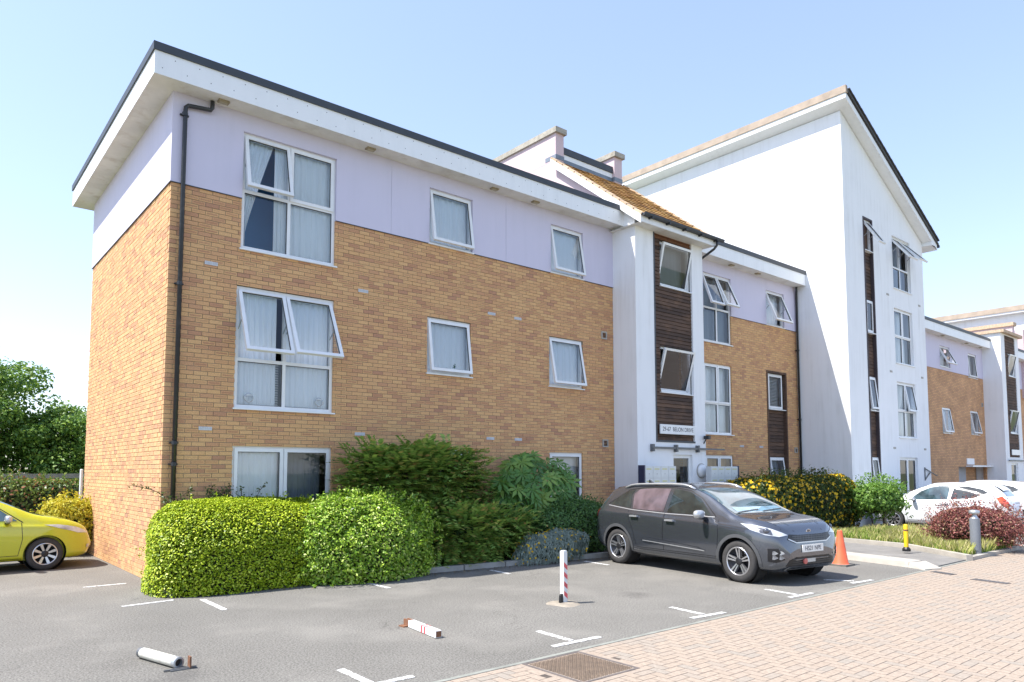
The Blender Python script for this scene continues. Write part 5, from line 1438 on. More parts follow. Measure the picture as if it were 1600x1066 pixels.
def pchip(xs, ys):
    xs, ys = np.array(xs, float), np.array(ys, float); h = np.diff(xs); d = np.diff(ys)/h; m_ = np.zeros(len(xs))
    for i in range(1, len(xs)-1):
        if d[i-1]*d[i] > 0:
            w1, w2 = 2*h[i]+h[i-1], h[i]+2*h[i-1]; m_[i] = (w1+w2)/(w1/d[i-1]+w2/d[i])
    m_[0], m_[-1] = d[0], d[-1]
    def f(x):
        i = int(np.clip(np.searchsorted(xs, x)-1, 0, len(xs)-2)); t = (x-xs[i])/h[i]
        return ((1+2*t)*(1-t)**2*ys[i] + t*(1-t)**2*h[i]*m_[i] + t*t*(3-2*t)*ys[i+1] + t*t*(t-1)*h[i]*m_[i+1])
    return f

def car_body(spec):
    """closed lofted shell; x forward, z up"""
    K_ = {k: pchip(*zip(*spec[k])) for k in ('ztop','zbelt','w','zbot','wr')}
    xa, xb = spec['ztop'][0][0], spec['ztop'][-1][0]
    t = np.linspace(0, 1, 96); X = xa + (xb-xa)*(0.5-0.5*np.cos(PI*t))*.55 + (xb-xa)*t*.45
    rings = []
    for x in X:
        zt, zb, w_, z0, wr = (K_[k](x) for k in ('ztop','zbelt','w','zbot','wr')); g = max(zt-zb, 0.02)
        cp = [(0,z0),(.45*w_,z0),(.82*w_,z0+.005),(.955*w_,z0+.07),(.995*w_,z0+.5*(zb-z0)*.75),(w_,z0+.62*(zb-z0)),(.985*w_,zb-.10*(zb-z0)),(.945*w_,zb),
              (.945*w_*.45+wr*.55+.012,zb+.47*g),(wr,zb+.84*g),(.90*wr,zb+.93*g),(.6*wr,zb+.985*g),(0,zt)]
        # Catmull-Rom through the control points
        P = [np.array(p) for p in cp]; P = [np.array([-P[1][0],P[1][1]])] + P + [np.array([-P[-2][0],P[-2][1]])]
        half = []
        for i in range(1, len(P)-2):
            p0,p1,p2,p3 = P[i-1],P[i],P[i+1],P[i+2]
            for s in np.linspace(0,1,5)[:-1]:
                half.append(.5*((2*p1)+(-p0+p2)*s+(2*p0-5*p1+4*p2-p3)*s*s+(-p0+3*p1-3*p2+p3)*s**3))
        half.append(P[-2])
        R = [(x, max(q[0],0), q[1]) for q in half]; R += [(x, -a[1], a[2]) for a in R[-2:0:-1]]
        rings.append(R)
    nz = spec.get('nose')
    if nz: rings = [[((q[0] if q[0] < 1.45 else 1.45 + (q[0]-1.45)*nz), q[1], q[2]) for q in r] for r in rings]
    n = len(rings[0]); b = MB(); V = [q for r in rings for q in r]
    F = [(i*n+k, i*n+(k+1)%n, (i+1)*n+(k+1)%n, (i+1)*n+k) for i in range(len(rings)-1) for k in range(n)]
    F += [tuple(range(n)), tuple((len(rings)-1)*n+k for k in range(n))[::-1]]
    return b.add(V, F)

def cut(me, cutters):
    o = bpy.data.objects.new('tmp', me); COL.objects.link(o); cs = []
    for c in cutters:
        co = bpy.data.objects.new('tmpc', c); COL.objects.link(co); cs.append(co)
        md = o.modifiers.new('b', 'BOOLEAN'); md.operation = 'DIFFERENCE'; md.object = co; md.solver = 'EXACT'
    dg = bpy.context.evaluated_depsgraph_get(); r = bpy.data.meshes.new_from_object(o.evaluated_get(dg))
    for q in cs: bpy.data.objects.remove(q)
    bpy.data.objects.remove(o)
    return r

class Car:
    def __init__(s, spec, name, label, paint, group=None):
        s.sp = spec; s.root = empty(name, (0,0,0), label, 'car', group)
        bm_ = car_body(spec).mesh('shell')
        s.bvh = BVHTree.FromPolygons([v.co for v in bm_.vertices], [p.vertices for p in bm_.polygons])
        cu = []
        for ax in spec['axles']:
            for sd in (-1, 1):
                M_ = Matrix.Translation((ax, sd*1.0, spec['wr_']+.005)) @ Matrix.Rotation(PI/2, 4, 'X')
                cu.append(MB().lathe([(spec['arch'],-.36),(spec['arch'],.36)], M_, 40, True).mesh('c'))
        me = cut(bm_, cu); me.materials.clear(); me.name = 'body'
        s.body = link('body', me, paint, s.root, auto=32)
        for ax in spec['axles']:
            for sd in (-1, 1):
                M_ = Matrix.Translation((ax, sd*(spec['hw']-.10), spec['wr_']+.005)) @ Matrix.Rotation(PI/2, 4, 'X')
                MB().lathe([(0,.18*sd),(spec['arch']-.003,.18*sd),(spec['arch']-.003,-.04*sd)], M_, 32).build('wheel_well', MAT['well'], s.root)
                s.wheel(ax, sd)
    def wheel(s, ax, sd):
        R = s.sp['wr_']; y = sd*(s.sp['hw']-.125); rr = s.sp['rim']
        M_ = Matrix.Translation((ax, y, R)) @ Matrix.Rotation(-sd*PI/2, 4, 'X')     # local +z points outwards
        w_ = .105
        ty = MB().lathe([(rr-.01,-w_),(R-.03,-w_),(R-.006,-w_*.8),(R,-w_*.4),(R,w_*.4),(R-.006,w_*.8),(R-.03,w_),(rr+.012,w_+.004),(rr-.004,w_-.006),(rr-.008,-.02)], M_, 40).build('wheel', MAT['tyre'], s.root, smooth=True)
        MB().lathe([(rr-.004,w_-.004),(rr-.018,w_+.002),(rr-.03,w_-.02),(rr-.05,.02),(0,.0)], M_, 40).build('rim_barrel', MAT['alloydark'], ty, smooth=True)
        MB().lathe([(rr-.001,w_-.002),(rr-.010,w_+.006),(rr-.022,w_+.001),(rr-.024,w_-.012)], M_, 40).build('rim_edge', MAT['alloy'], ty, smooth=True)
        n = s.sp['spokes']; twin = s.sp.get('twin', False)
        for k in range(n):
            a = 2*PI*k/n + .35; sp = MB()
            for off in ((-.20,.20) if twin else (0,)):
                a1 = a+off*.72; a0 = a+off*1.3; wd0, wd1 = (.0095,.0135) if twin else (.016,.026)
                p0 = Vector((math.cos(a0)*.05, math.sin(a0)*.05, w_-.028)); p1 = Vector((math.cos(a1)*(rr-.012), math.sin(a1)*(rr-.012), w_-.008))
                d = (p1-p0).normalized(); sv = Vector((-d.y,d.x,0)).normalized()
                V = [p0-sv*wd0, p0+sv*wd0, p1+sv*wd1, p1-sv*wd1]; V = [M_ @ q for q in V] + [M_ @ (q - Vector((0,0,.05))) for q in V]
                sp.add(V, [(0,1,2,3),(0,4,5,1),(1,5,6,2),(2,6,7,3),(3,7,4,0)])
            sp.build('spoke', MAT['alloy'], ty)
        MB().lathe([(.062,w_-.05),(.060,w_-.022),(.045,w_-.016),(0,w_-.014)], M_, 16).build('hub_cap', MAT['alloydark'], ty, smooth=True)
        MB().lathe([(.13,-.02),(.13,.0),(0,.0)], M_, 24).build('brake_disc', MAT['galv'], ty)
    def hit(s, p, d):
        r = s.bvh.ray_cast(Vector(p), Vector(d)); return r
    def decal(s, name, pts, d, mat, off=.004, grid=.05, parent=None, both=False, thick=0.0, **k):
        """outline (rough 3D points) projected along d on the body and lifted by off"""
        out = []
        for sgn in ((1,-1) if both else (1,)):
            D = Vector((d[0], d[1]*sgn, d[2])).normalized(); P = [Vector((p[0], p[1]*sgn, p[2])) for p in pts]
            u = D.cross(Vector((0,0,1))); u = u.normalized() if u.length > .01 else Vector((1,0,0)); v = u.cross(D).normalized()
            c = sum(P, Vector())/len(P); bm = bmesh.new()
            vs_ = [bm.verts.new(((p-c).dot(u), (p-c).dot(v), 0)) for p in P]; bm.faces.new(vs_)
            for ax_ in (0,1):
                lo = min(q.co[ax_] for q in bm.verts); hi = max(q.co[ax_] for q in bm.verts); n = max(1, int((hi-lo)/grid))
                for i in range(1, n):
                    co = Vector((0,0,0)); co[ax_] = lo + (hi-lo)*i/n; no = Vector((0,0,0)); no[ax_] = 1
                    bmesh.ops.bisect_plane(bm, geom=bm.verts[:]+bm.edges[:]+bm.faces[:], plane_co=co, plane_no=no)
            for q in bm.verts:
                w0 = c + u*q.co.x + v*q.co.y; h = s.bvh.ray_cast(w0 - D*4, D)
                if h[0] is None:
                    h = s.bvh.find_nearest(w0)
                nn = h[1] if h[1].dot(D) < 0 else -h[1]
                q.co = h[0] + nn*off
            bmesh.ops.triangulate(bm, faces=bm.faces[:])
            me = bpy.data.meshes.new(name); bm.to_mesh(me); bm.free()
            for p in me.polygons: p.use_smooth = True
            out.append(link(name, me, mat, parent or s.root, **k))
        return out
    def seam(s, pts, d, mat=None, wd=.009, name='panel_gap', off=.0025, both=True):
        for a, b_ in zip(pts[:-1], pts[1:]):
            a, b_ = Vector(a), Vector(b_); D = Vector(d); t = (b_-a).normalized(); n = D.cross(t).normalized()*wd/2
            e = t*wd*.3
            s.decal(name, [a-n-e, b_-n+e, b_+n+e, a+n-e], d, mat or MAT['carblack'], off, .06, both=both)
    def side(s, name, poly, mat, off=.004, parent=None, **k):
        return s.decal(name, [(x, -1.2, z) for x, z in poly], (0, 1, 0), mat, off, .06, parent, both=True, **k)
    def front(s, name, poly, mat, off=.004, **k):
        return s.decal(name, [(3, y, z) for y, z in poly], (-1, 0, 0), mat, off, .05, **k)
    def rear(s, name, poly, mat, off=.004, **k):
        return s.decal(name, [(-3, y, z) for y, z in poly], (1, 0, 0), mat, off, .05, **k)
    def ring_clad(s, mat, wd=.055):
        for ax in s.sp['axles']:
            R = s.sp['arch']; poly = []
            for k in range(25):
                a = -.12 + (PI+.24)*k/24; poly.append((ax+math.cos(a)*(R-.004), s.sp['wr_']+math.sin(a)*(R-.004)))
            po = []
            for k in range(25):
                a = (PI+.12) - (PI+.24)*k/24; po.append((ax+math.cos(a)*(R+wd), s.sp['wr_']+math.sin(a)*(R+wd)))
            q = poly + po; n = len(poly)
            for k in range(n-1):
                s.side('arch_trim', [poly[k], poly[k+1], po[n-2-k], po[n-1-k]], mat, .008)
    def mirror(s, x, z, paint, yo):
        for sd in (-1, 1):
            M_ = Matrix.Translation((x, sd*(yo+.10), z)) @ Matrix.Diagonal((.075,.115,.07,1)); b = MB()
            V = []; F = []; n1, n2 = 16, 10
            for j in range(n2+1):
                t = PI*j/n2-PI/2
                for i in range(n1):
                    a = 2*PI*i/n1; q = Vector((math.cos(t)*math.cos(a), math.cos(t)*math.sin(a), math.sin(t))); q = Vector([math.copysign(abs(c)**.75, c) for c in q]); q.x = q.x if q.x > 0 else q.x*.55; V.append(M_ @ q)
            F = [(j*n1+i, j*n1+(i+1)%n1, (j+1)*n1+(i+1)%n1, (j+1)*n1+i) for j in range(n2) for i in range(n1)]
            mo = b.add(V, F).build('door_mirror', paint, s.root, smooth=True)
            MB().bar((x+.01, sd*(yo-.06), z-.075), (x, sd*(yo+.09), z-.055), .07, .045).build('mirror_foot', MAT['carblack'], mo)
    def handles(s, lst, mat):
        for x, z in lst:
            for sd in (-1, 1):
                h = s.bvh.ray_cast(Vector((x, sd*3, z)), Vector((0, -sd, 0)))
                y = h[0].y
                MB().box(x-.095, x+.095, min(y,y+sd*.045), max(y,y+sd*.045), z-.012, z+.016).build('door_handle', mat, s.root)

SUV = dict(
 ztop=[(-2.19,.66),(-2.16,.92),(-2.08,1.10),(-1.93,1.30),(-1.74,1.425),(-1.5,1.47),(-1.0,1.505),(-.3,1.515),(.15,1.485),(.5,1.39),(.85,1.225),(1.12,1.085),(1.27,1.03),(1.5,1.0),(1.8,.96),(2.0,.90),(2.09,.83),(2.155,.70),(2.185,.55)],
 zbelt=[(-2.19,.60),(-2.1,.93),(-1.8,1.0),(-1.2,.995),(0,.955),(.9,.925),(1.25,.905),(1.6,.88),(1.9,.83),(2.07,.74),(2.185,.50)],
 w=[(-2.19,.60),(-2.14,.76),(-2.0,.85),(-1.7,.895),(-1.3,.905),(0,.90),(1.3,.905),(1.65,.895),(1.9,.855),(2.03,.79),(2.125,.69),(2.185,.54)],
 zbot=[(-2.19,.44),(-2.1,.33),(-1.8,.25),(-1,.215),(1,.205),(1.7,.205),(2.0,.22),(2.12,.27),(2.185,.38)],
 wr=[(-2.19,.45),(-2.0,.60),(-1.7,.60),(-1,.605),(0,.615),(.5,.635),(.9,.70),(1.2,.76),(1.5,.76),(1.8,.70),(2.0,.62),(2.185,.36)],
 nose=.84, axles=(1.37,-1.40), wr_=.325, arch=.372, hw=.905, rim=.225, spokes=5, twin=True)
c = Car(SUV, 'parked_suv', 'graphite grey crossover car parked beside the striped post', MAT['p_grey'])
c.front('windscreen', [(-.70,1.045),(.70,1.045),(.585,1.41),(.3,1.435),(-.3,1.435),(-.585,1.41)], MAT['cscreen'])
c.side('front_side_window', [(.80,1.0),(.48,1.255),(.22,1.36),(-.05,1.40),(-.165,1.405),(-.165,1.005)], MAT['cglass'])
c.side('rear_side_window', [(-.255,1.01),(-.255,1.41),(-.65,1.41),(-1.03,1.385),(-1.13,1.30),(-1.03,1.035)], MAT['cshade'])
c.side('quarter_window', [(-1.09,1.045),(-1.19,1.285),(-1.15,1.37),(-1.33,1.34),(-1.55,1.22),(-1.70,1.095)], MAT['cglass'])
c.rear('rear_window', [(-.58,1.10),(.58,1.10),(.50,1.36),(-.50,1.36)], MAT['cglass'])
c.seam([(.93,.985,),(.80,.995)] and [(.90,-1,.99),(.5,-1,1.27),(.2,-1,1.39),(-.2,-1,1.435),(-.9,-1,1.425),(-1.3,-1,1.37),(-1.74,-1,1.10)], (0,1,0), MAT['carblack'], .016, 'window_trim')
c.seam([(-1.72,-1,1.075),(-1.05,-1,1.015),(-.2,-1,.985),(.88,-1,.98)], (0,1,0), MAT['silverplastic'], .012, 'waist_trim')
c.seam([(.98,-1,.93),(1.0,-1,.70),(.965,-1,.36)], (0,1,0)); c.seam([(-.215,-1,.985),(-.225,-1,.65),(-.215,-1,.36)], (0,1,0))
c.seam([(-1.13,-1,1.0),(-1.08,-1,.85),(-.98,-1,.66),(-.90,-1,.40)], (0,1,0)); c.seam([(.955,-1,.36),(-.9,-1,.36)], (0,1,0))
c.ring_clad(MAT['clad'], .05)
c.side('sill_trim', [(.98,.335),(-.99,.335),(-.99,.225),(.98,.225)], MAT['clad'], .007)
c.decal('door_blade', [(.70,-1.2,.44),(-.70,-1.2,.50),(-.78,-1.2,.535),(-.60,-1.2,.55),(.55,-1.2,.475)], (0,1,0), MAT['p_grey'], .018, .06, both=True)
c.seam([(.72,-1,.433),(-.70,-1,.492)], (0,1,0), MAT['silverplastic'], .014, 'blade_edge', .02)
c.handles([(-.05,.875),(-.93,.905)], MAT['silverplastic'])
c.mirror(.70, 1.02, MAT['silverplastic'], .90)
c.side('tail_lamp', [(-1.98,1.0),(-2.16,.98),(-2.17,.82),(-2.03,.86)], MAT['lampred'], .008)
for sd in (-1,1):
    pts = []
    for x in np.linspace(-1.45,.28,14):
        h = c.bvh.ray_cast(Vector((x, sd*.60, 3)), Vector((0,0,-1))); e = min((x+1.45)/.2, (.28-x)/.25, 1); pts.append((x, sd*.60, h[0].z+.008+.042*max(0,e)**.5))
    MB().tube(pts, .020, 8).build('roof_rail', MAT['silverplastic'], c.root, smooth=True)
h = c.bvh.ray_cast(Vector((-1.35,0,3)), Vector((0,0,-1)))[0]
MB().prism([(-1.45,-.02,h.z-.01),(-1.30,-.02,h.z-.01),(-1.44,-.02,h.z+.07)], (0,.04,0)).build('roof_fin', MAT['p_grey'], c.root)
c.decal('spoiler', [(-1.75,-.52,2),(-1.75,.52,2),(-1.95,.48,2),(-1.95,-.48,2)], (0,0,-1), MAT['carblack'], .012, .08)
# face: lamps, upper grille, lower intake, bumper insert, plate, badge
DL = (-.72, .62, -.1)
c.decal('headlamp', [(1.42,-.86,.915),(1.66,-.82,.895),(1.88,-.74,.85),(2.03,-.65,.80),(2.08,-.58,.765),(1.99,-.70,.735),(1.82,-.81,.755),(1.62,-.88,.825)], DL, MAT['lampclear'], .006, .04, both=True)
c.decal('lamp_housing', [(1.68,-.82,.865),(1.87,-.74,.83),(1.91,-.75,.755),(1.75,-.83,.79)], DL, MAT['lampdark'], .010, .03, both=True)
for sd in (-1,1):
    hh = c.bvh.ray_cast(Vector((1.81+.72*2, sd*(.775+.62*2), .815+.2)), Vector((-.72,-sd*.62,-.1)).normalized())[0]
    MB().lathe([(.045,0),(.045,.02),(.03,.035),(0,.04)], Matrix.Translation(hh) @ Vector((.72,sd*.62,.1)).to_track_quat('Z','Y').to_matrix().to_4x4(), 16).build('projector_lens', MAT['lampdark'], c.root, smooth=True)
c.front('upper_grille', [(-.49,.765),(-.53,.70),(-.38,.645),(.38,.645),(.53,.70),(.49,.765),(.28,.75),(-.28,.75)], MAT['carblack'], .006)
c.seam([(2.3,-.53,.695),(2.3,-.38,.638),(2.3,.38,.638),(2.3,.53,.695)], (-1,0,0), MAT['silverplastic'], .018, 'grille_blade', .012, False)
for z in (.67,.70,.73): c.seam([(2.3,-.44,z),(2.3,.44,z)], (-1,0,0), MAT['galvdark'], .007, 'grille_bar', .010, False)
for y in np.linspace(-.4,.4,13): c.seam([(2.3,y,.655),(2.3,y+.03,.75)], (-1,0,0), MAT['galvdark'], .006, 'grille_bar', .0095, False)
c.front('lower_intake', [(-.60,.295),(-.54,.385),(-.40,.425),(.40,.425),(.54,.385),(.60,.295)], MAT['carblack'], .005)
for z in (.325,.36,.395): c.seam([(2.3,-.48,z),(2.3,.48,z)], (-1,0,0), MAT['clad'], .008, 'intake_bar', .012, False)
c.front('skid_plate', [(-.60,.245),(-.54,.285),(.54,.285),(.60,.245),(.50,.215),(-.50,.215)], MAT['silverplastic'], .012)
c.decal('fog_recess', [(1.99,-.72,.56),(1.87,-.82,.56),(1.87,-.82,.37),(1.96,-.74,.35),(2.05,-.64,.40)], DL, MAT['carblack'], .006, .04, both=True)
for dx in (0,.07):
    for z in (.41,.475):
        c.decal('running_lamp', [(1.90+dx,-.755+dx*1.0,z+.045),(1.925+dx,-.73+dx*1.0,z+.045),(1.955+dx,-.70+dx*1.0,z+.012),(1.915+dx,-.74+dx,z-.015),(1.895+dx,-.76+dx,z-.01),(1.925+dx,-.73+dx,z+.014)], DL, MAT['lampclear'], .012, .03, both=True)
hp = c.bvh.ray_cast(Vector((4,0,.545)), Vector((-1,0,0)))[0]
pl_ = MB().box(hp.x+.004, hp.x+.018, -.26, .26, .49, .60).build('number_plate', MAT['plate'], c.root)
MZ = Matrix(((0,0,1,0),(1,0,0,0),(0,1,0,0),(0,0,0,1)))
text_mesh('HS21 NPE', .098, Matrix.Translation((hp.x+.0195, 0, .543)) @ MZ, 'plate_lettering', MAT['letter'], pl_, .001, sx=.98)
hb = c.bvh.ray_cast(Vector((4,0,.80)), Vector((-1,0,0)))[0]
bg_ = MB().lathe([(0,.004),(.9,.004),(1,0)], Matrix.Translation(hb+Vector((.004,0,0))) @ MZ @ Matrix.Diagonal((.062,.032,1,1)), 24).build('badge', MAT['chrome'], c.root)
text_mesh('KIA', .040, Matrix.Translation((hb.x+.0095, 0, .80)) @ MZ, 'badge_lettering', MAT['letter'], bg_, .001)
ht = c.bvh.ray_cast(Vector((4,-.10,.36)), Vector((-1,0,0)))[0]
MB().box(ht.x+.006, ht.x+.02, -.15, 0.06, .335, .395).build('radar_cover', MAT['galv'], c.root)
MB().lathe([(.045,0),(.045,.02),(0,.024)], Matrix.Translation((ht.x+.006,-.19,.355)) @ MZ, 16).build('tow_cover', MAT['redtow'], c.root)
c.decal('bonnet_crease', [(1.25,-.55,2),(2.0,-.36,2),(2.0,-.345,2),(1.25,-.53,2)], (0,0,-1), MAT['p_grey'], .007, .08, both=True)
c.seam([(1.20,-.70,2),(1.55,-.735,2),(1.95,-.60,2)], (0,0,-1), MAT['carblack'], .009)
for y0, y1 in ((-.62,-.05),(.0,.55)):
    c.seam([(1.18,y0,2),(1.12,y1,2)], (0,0,-1), MAT['carblack'], .02, 'wiper', .015, False)
c.front('painted_dash_reflection', [(-.60,1.06),(.60,1.06),(.57,1.13),(-.57,1.13)], M_carglass('bluish_dash_reflection', (.10,.22,.30)), .0055)  # dashboard reflection painted as a bluish strip low on the windscreen
CF, CR = Vector((7.40,-5.84)), Vector((7.74,-2.92))     # near side wheels on the ground
SCL = (CF-CR).length/2.77
dirv = (CF-CR).normalized(); right = Vector((dirv.y,-dirv.x))   # right hand side of the car
org = CF - dirv*1.37*SCL - right*(.905-.03)*SCL
c.root.matrix_basis = Matrix.Translation((org.x, org.y, 0)) @ Matrix.Rotation(math.atan2(dirv.y, dirv.x), 4, 'Z') @ Matrix.Scale(SCL, 4)
print('SUV scale', SCL)

HATCH = dict(
 ztop=[(-1.985,.62),(-1.96,.86),(-1.88,1.02),(-1.70,1.24),(-1.50,1.385),(-1.2,1.44),(-.5,1.475),(0,1.455),(.35,1.35),(.7,1.19),(.95,1.065),(1.1,1.02),(1.35,.97),(1.6,.895),(1.8,.80),(1.92,.67),(1.985,.50)],
 zbelt=[(-1.985,.58),(-1.9,.94),(-1.5,1.03),(-1,.99),(0,.925),(.8,.865),(1.2,.845),(1.6,.78),(1.85,.67),(1.985,.46)],
 w=[(-1.985,.56),(-1.93,.72),(-1.78,.80),(-1.3,.855),(0,.86),(1.2,.86),(1.5,.835),(1.75,.74),(1.9,.61),(1.985,.44)],
 zbot=[(-1.985,.42),(-1.9,.32),(-1.6,.23),(-1,.19),(1,.185),(1.6,.19),(1.85,.22),(1.985,.34)],
 wr=[(-1.985,.42),(-1.8,.56),(-1.4,.56),(-.5,.575),(0,.585),(.4,.61),(.8,.68),(1.1,.72),(1.5,.70),(1.8,.58),(1.985,.33)],
 axles=(1.165,-1.325), wr_=.30, arch=.345, hw=.86, rim=.205, spokes=8, twin=False)
def hatch(name, label, paint, tail='lamporange', group=None):
    c = Car(HATCH, name, label, paint, group)
    c.front('windscreen', [(-.66,1.0),(.66,1.0),(.545,1.36),(.25,1.385),(-.25,1.385),(-.545,1.36)], MAT['cscreen'])
    c.side('front_side_window', [(.72,.925),(.38,1.19),(.12,1.31),(-.1,1.355),(-.42,1.365),(-.36,.955)], MAT['cscreen'])
    c.side('rear_side_window', [(-.45,.96),(-.52,1.365),(-.9,1.345),(-1.25,1.27),(-1.42,1.17),(-1.0,1.005)], MAT['cglass'])
    c.rear('rear_window', [(-.55,1.08),(.55,1.08),(.48,1.34),(-.48,1.34)], MAT['cglass'])
    c.seam([(.80,-1,.90),(.36,-1,1.225),(.1,-1,1.345),(-.3,-1,1.40),(-.9,-1,1.375),(-1.3,-1,1.285),(-1.5,-1,1.17)], (0,1,0), MAT['carblack'], .014, 'window_trim')
    c.seam([(.78,-1,.89),(.80,-1,.6),(.74,-1,.30)], (0,1,0)); c.seam([(-.42,-1,.93),(-.50,-1,.6),(-.55,-1,.30)], (0,1,0)); c.seam([(.74,-1,.30),(-.55,-1,.30)], (0,1,0))
    c.handles([(-.28,.84)], paint)
    c.mirror(.55, .97, MAT['silverplastic'] if 'yellow' in paint.name else paint, .83)
    c.side('tail_lamp', [(-1.62,1.02),(-1.74,1.08),(-1.90,.92),(-1.965,.72),(-1.90,.70),(-1.74,.84)], MAT[tail], .008)
    DL = (-.72,.62,-.1)
    c.decal('headlamp', [(1.10,-.80,.835),(1.35,-.80,.835),(1.62,-.70,.765),(1.82,-.56,.665),(1.84,-.58,.635),(1.66,-.74,.66),(1.38,-.82,.755)], DL, MAT['lampclear'], .006, .04, both=True)
    c.front('lower_grille', [(-.50,.30),(-.42,.46),(.42,.46),(.50,.30),(.40,.25),(-.40,.25)], MAT['carblack'], .006)
    c.decal('fog_lamp', [(1.80,-.60,.42),(1.86,-.54,.42),(1.86,-.54,.36),(1.80,-.60,.36)], DL, MAT['lampclear'], .010, .03, both=True)
    c.decal('spoiler', [(-1.45,-.5,2),(-1.45,.5,2),(-1.72,.46,2),(-1.72,-.46,2)], (0,0,-1), paint, .03, .08)
    c.seam([(1.0,-.66,2),(1.4,-.70,2),(1.75,-.52,2)], (0,0,-1), MAT['carblack'], .009)
    hp = c.bvh.ray_cast(Vector((-4,0,.62)), Vector((1,0,0)))[0]
    MB().box(hp.x-.016, hp.x-.004, -.26, .26, .565, .675).build('number_plate', MAT['plate'], c.root)
    c.side('sill_trim', [(.80,.245),(-.98,.245),(-.98,.20),(.80,.20)], MAT['carblack'], .005)
    return c
def place(c, x, y, ang, s=1.0): c.root.matrix_basis = Matrix.Translation((x, y, 0)) @ Matrix.Rotation(ang, 4, 'Z') @ Matrix.Scale(s, 4)
yc = hatch('parked_hatchback', 'acid yellow hatchback nosed up to the gable wall at the left edge', MAT['p_yellow'])
place(yc, -2.33, 4.10, math.radians(2))
wc_ = hatch('parked_hatchback', 'white hatchback with orange tail lamp parked behind the red shrub', MAT['p_white'])
place(wc_, 21.75, -3.95, math.radians(94))
w2 = copy_tree(wc_.root, Matrix.Translation((24.5,-4.0,0)) @ Matrix.Rotation(math.radians(92),4,'Z') @ Matrix.Scale(1.03,4), 'second white car mostly hidden behind the white hatchback')
w3 = copy_tree(wc_.root, Matrix.Translation((29.8,-6.4,0)) @ Matrix.Rotation(math.radians(92),4,'Z') @ Matrix.Scale(1.08,4), 'silver blue car at the right edge behind the two white cars', swap={MAT['p_white'].name: MAT['p_silver']})
# ------------------------------------------------------------------ small things
MAT['coneorange'] = M_plain('faded_orange_plastic', (0.78, 0.13, 0.05), 0.6, 0.12, 6)
MAT['conebase'] = M_plain('dirty_rubber_base', (0.16, 0.15, 0.13), 0.85, 0.25, 8)
MAT['yellowpost'] = M_plain('yellow_powder_coat', (0.80, 0.50, 0.01), 0.45, 0.08, 6)
MAT['greypost'] = M_plain('grey_powder_coat', (0.17, 0.185, 0.205), 0.45, 0.08, 4)
MAT['postwhite'] = M_plain('dirty_white_paint', (0.68, 0.69, 0.68), 0.55, 0.12, 8, dirt=((0.40, 0.38, 0.33), 0.4, 14))
MAT['redstripe'] = M_plain('faded_red_tape', (0.62, 0.09, 0.10), 0.5, 0.15, 10)
MAT['rust'] = M_plain('rusty_steel', (0.22, 0.10, 0.05), 0.85, 0.35, 18, fine=(60, 0.6))
MAT['castiron'] = M_plain('rusty_cast_iron', (0.15, 0.105, 0.07), 0.75, 0.35, 9, fine=(70, 0.6))
MAT['ironrim'] = M_plain('iron_frame', (0.13, 0.11, 0.10), 0.7, 0.25, 12)

MAT['pad'] = M_plain('rough_concrete', (0.30, 0.26, 0.205), 0.95, 0.25, 9, fine=(60, 0.8, 0.01))
co = empty('traffic_cone', (10.80,-5.92,0), 'faded orange traffic cone in front of the grey car', 'cone')
Tc = Matrix.Translation((10.80,-5.92,0))
MB().lathe([(.155,.035),(.135,.06),(.045,.66),(.040,.675),(.0,.68)], Tc, 28).build('cone', MAT['coneorange'], co, smooth=True)
MB().box(10.80-.19,10.80+.19,-5.92-.19,-5.92+.19,0,.035).build('base', MAT['conebase'], co)
yb = empty('parking_post', (13.74,-5.98,.065), 'short yellow fold down parking post on the footpath', 'post')
Ty = Matrix.Translation((13.74,-5.98,.065))
MB().lathe([(.045,.03),(.045,.56),(.035,.585),(0,.59)], Ty, 18).build('post', MAT['yellowpost'], yb, smooth=True)
MB().lathe([(.047,.44),(.047,.475)], Ty, 18).build('band', MAT['rust'], yb)
MB().lathe([(.085,0),(.085,.05),(.05,.09)], Ty, 14, True).build('foot', MAT['carblack'], yb)
gb = empty('bollard_light', (14.40,-7.12,.08), 'dark grey bollard light in front of the red shrub', 'bollard')
Tg = Matrix.Translation((14.40,-7.12,.0))
MB().lathe([(.098,.0),(.098,.80),(.096,.81),(0,.81)], Tg, 24).build('post', MAT['greypost'], gb, auto=40)
MB().lathe([(.075,.81),(.035,.89),(.034,.91)], Tg, 20).build('reflector', MAT['silverplastic'], gb, smooth=True)
MB().lathe([(.034,.905),(.098,.905),(.105,.93),(.10,.975),(.05,.99),(0,.992)], Tg, 24).build('cap', MAT['galv'], gb, smooth=True)

sp = empty('striped_post', (3.90,-5.33,0), 'white square post with red diagonal stripes standing on a concrete pad', 'post')
b = MB(); n = 22; V = [(3.90,-5.33,.03)]; 
for ring, (r, z) in enumerate(((.13,.022),(.20,.010),(.23,.0))):
    for k in range(n):
        a = 2*PI*k/n; q = r*(1+.10*math.sin(3*a+1)+.07*math.sin(5*a)); V.append((3.90+q*math.cos(a), -5.33+q*math.sin(a)*1.05, z))
F = [(0,1+k,1+(k+1)%n) for k in range(n)] + [(1+r*n+k,1+(r+1)*n+k,1+(r+1)*n+(k+1)%n,1+r*n+(k+1)%n) for r in range(2) for k in range(n)]
b.add(V, F).build('concrete_pad', MAT['pad'], sp)
ps = .036; az = math.radians(4)
MP = Matrix.Translation((3.90,-5.33,0)) @ Matrix.Rotation(az,4,'Z')
MB().mbox(MP @ Matrix.Translation((0,0,.37)), ps, ps, .345).build('post', MAT['postwhite'], sp)
MB().mbox(MP @ Matrix.Translation((0,0,.722)), ps-.006, ps-.006, .008).build('cap', MAT['postwhite'], sp)
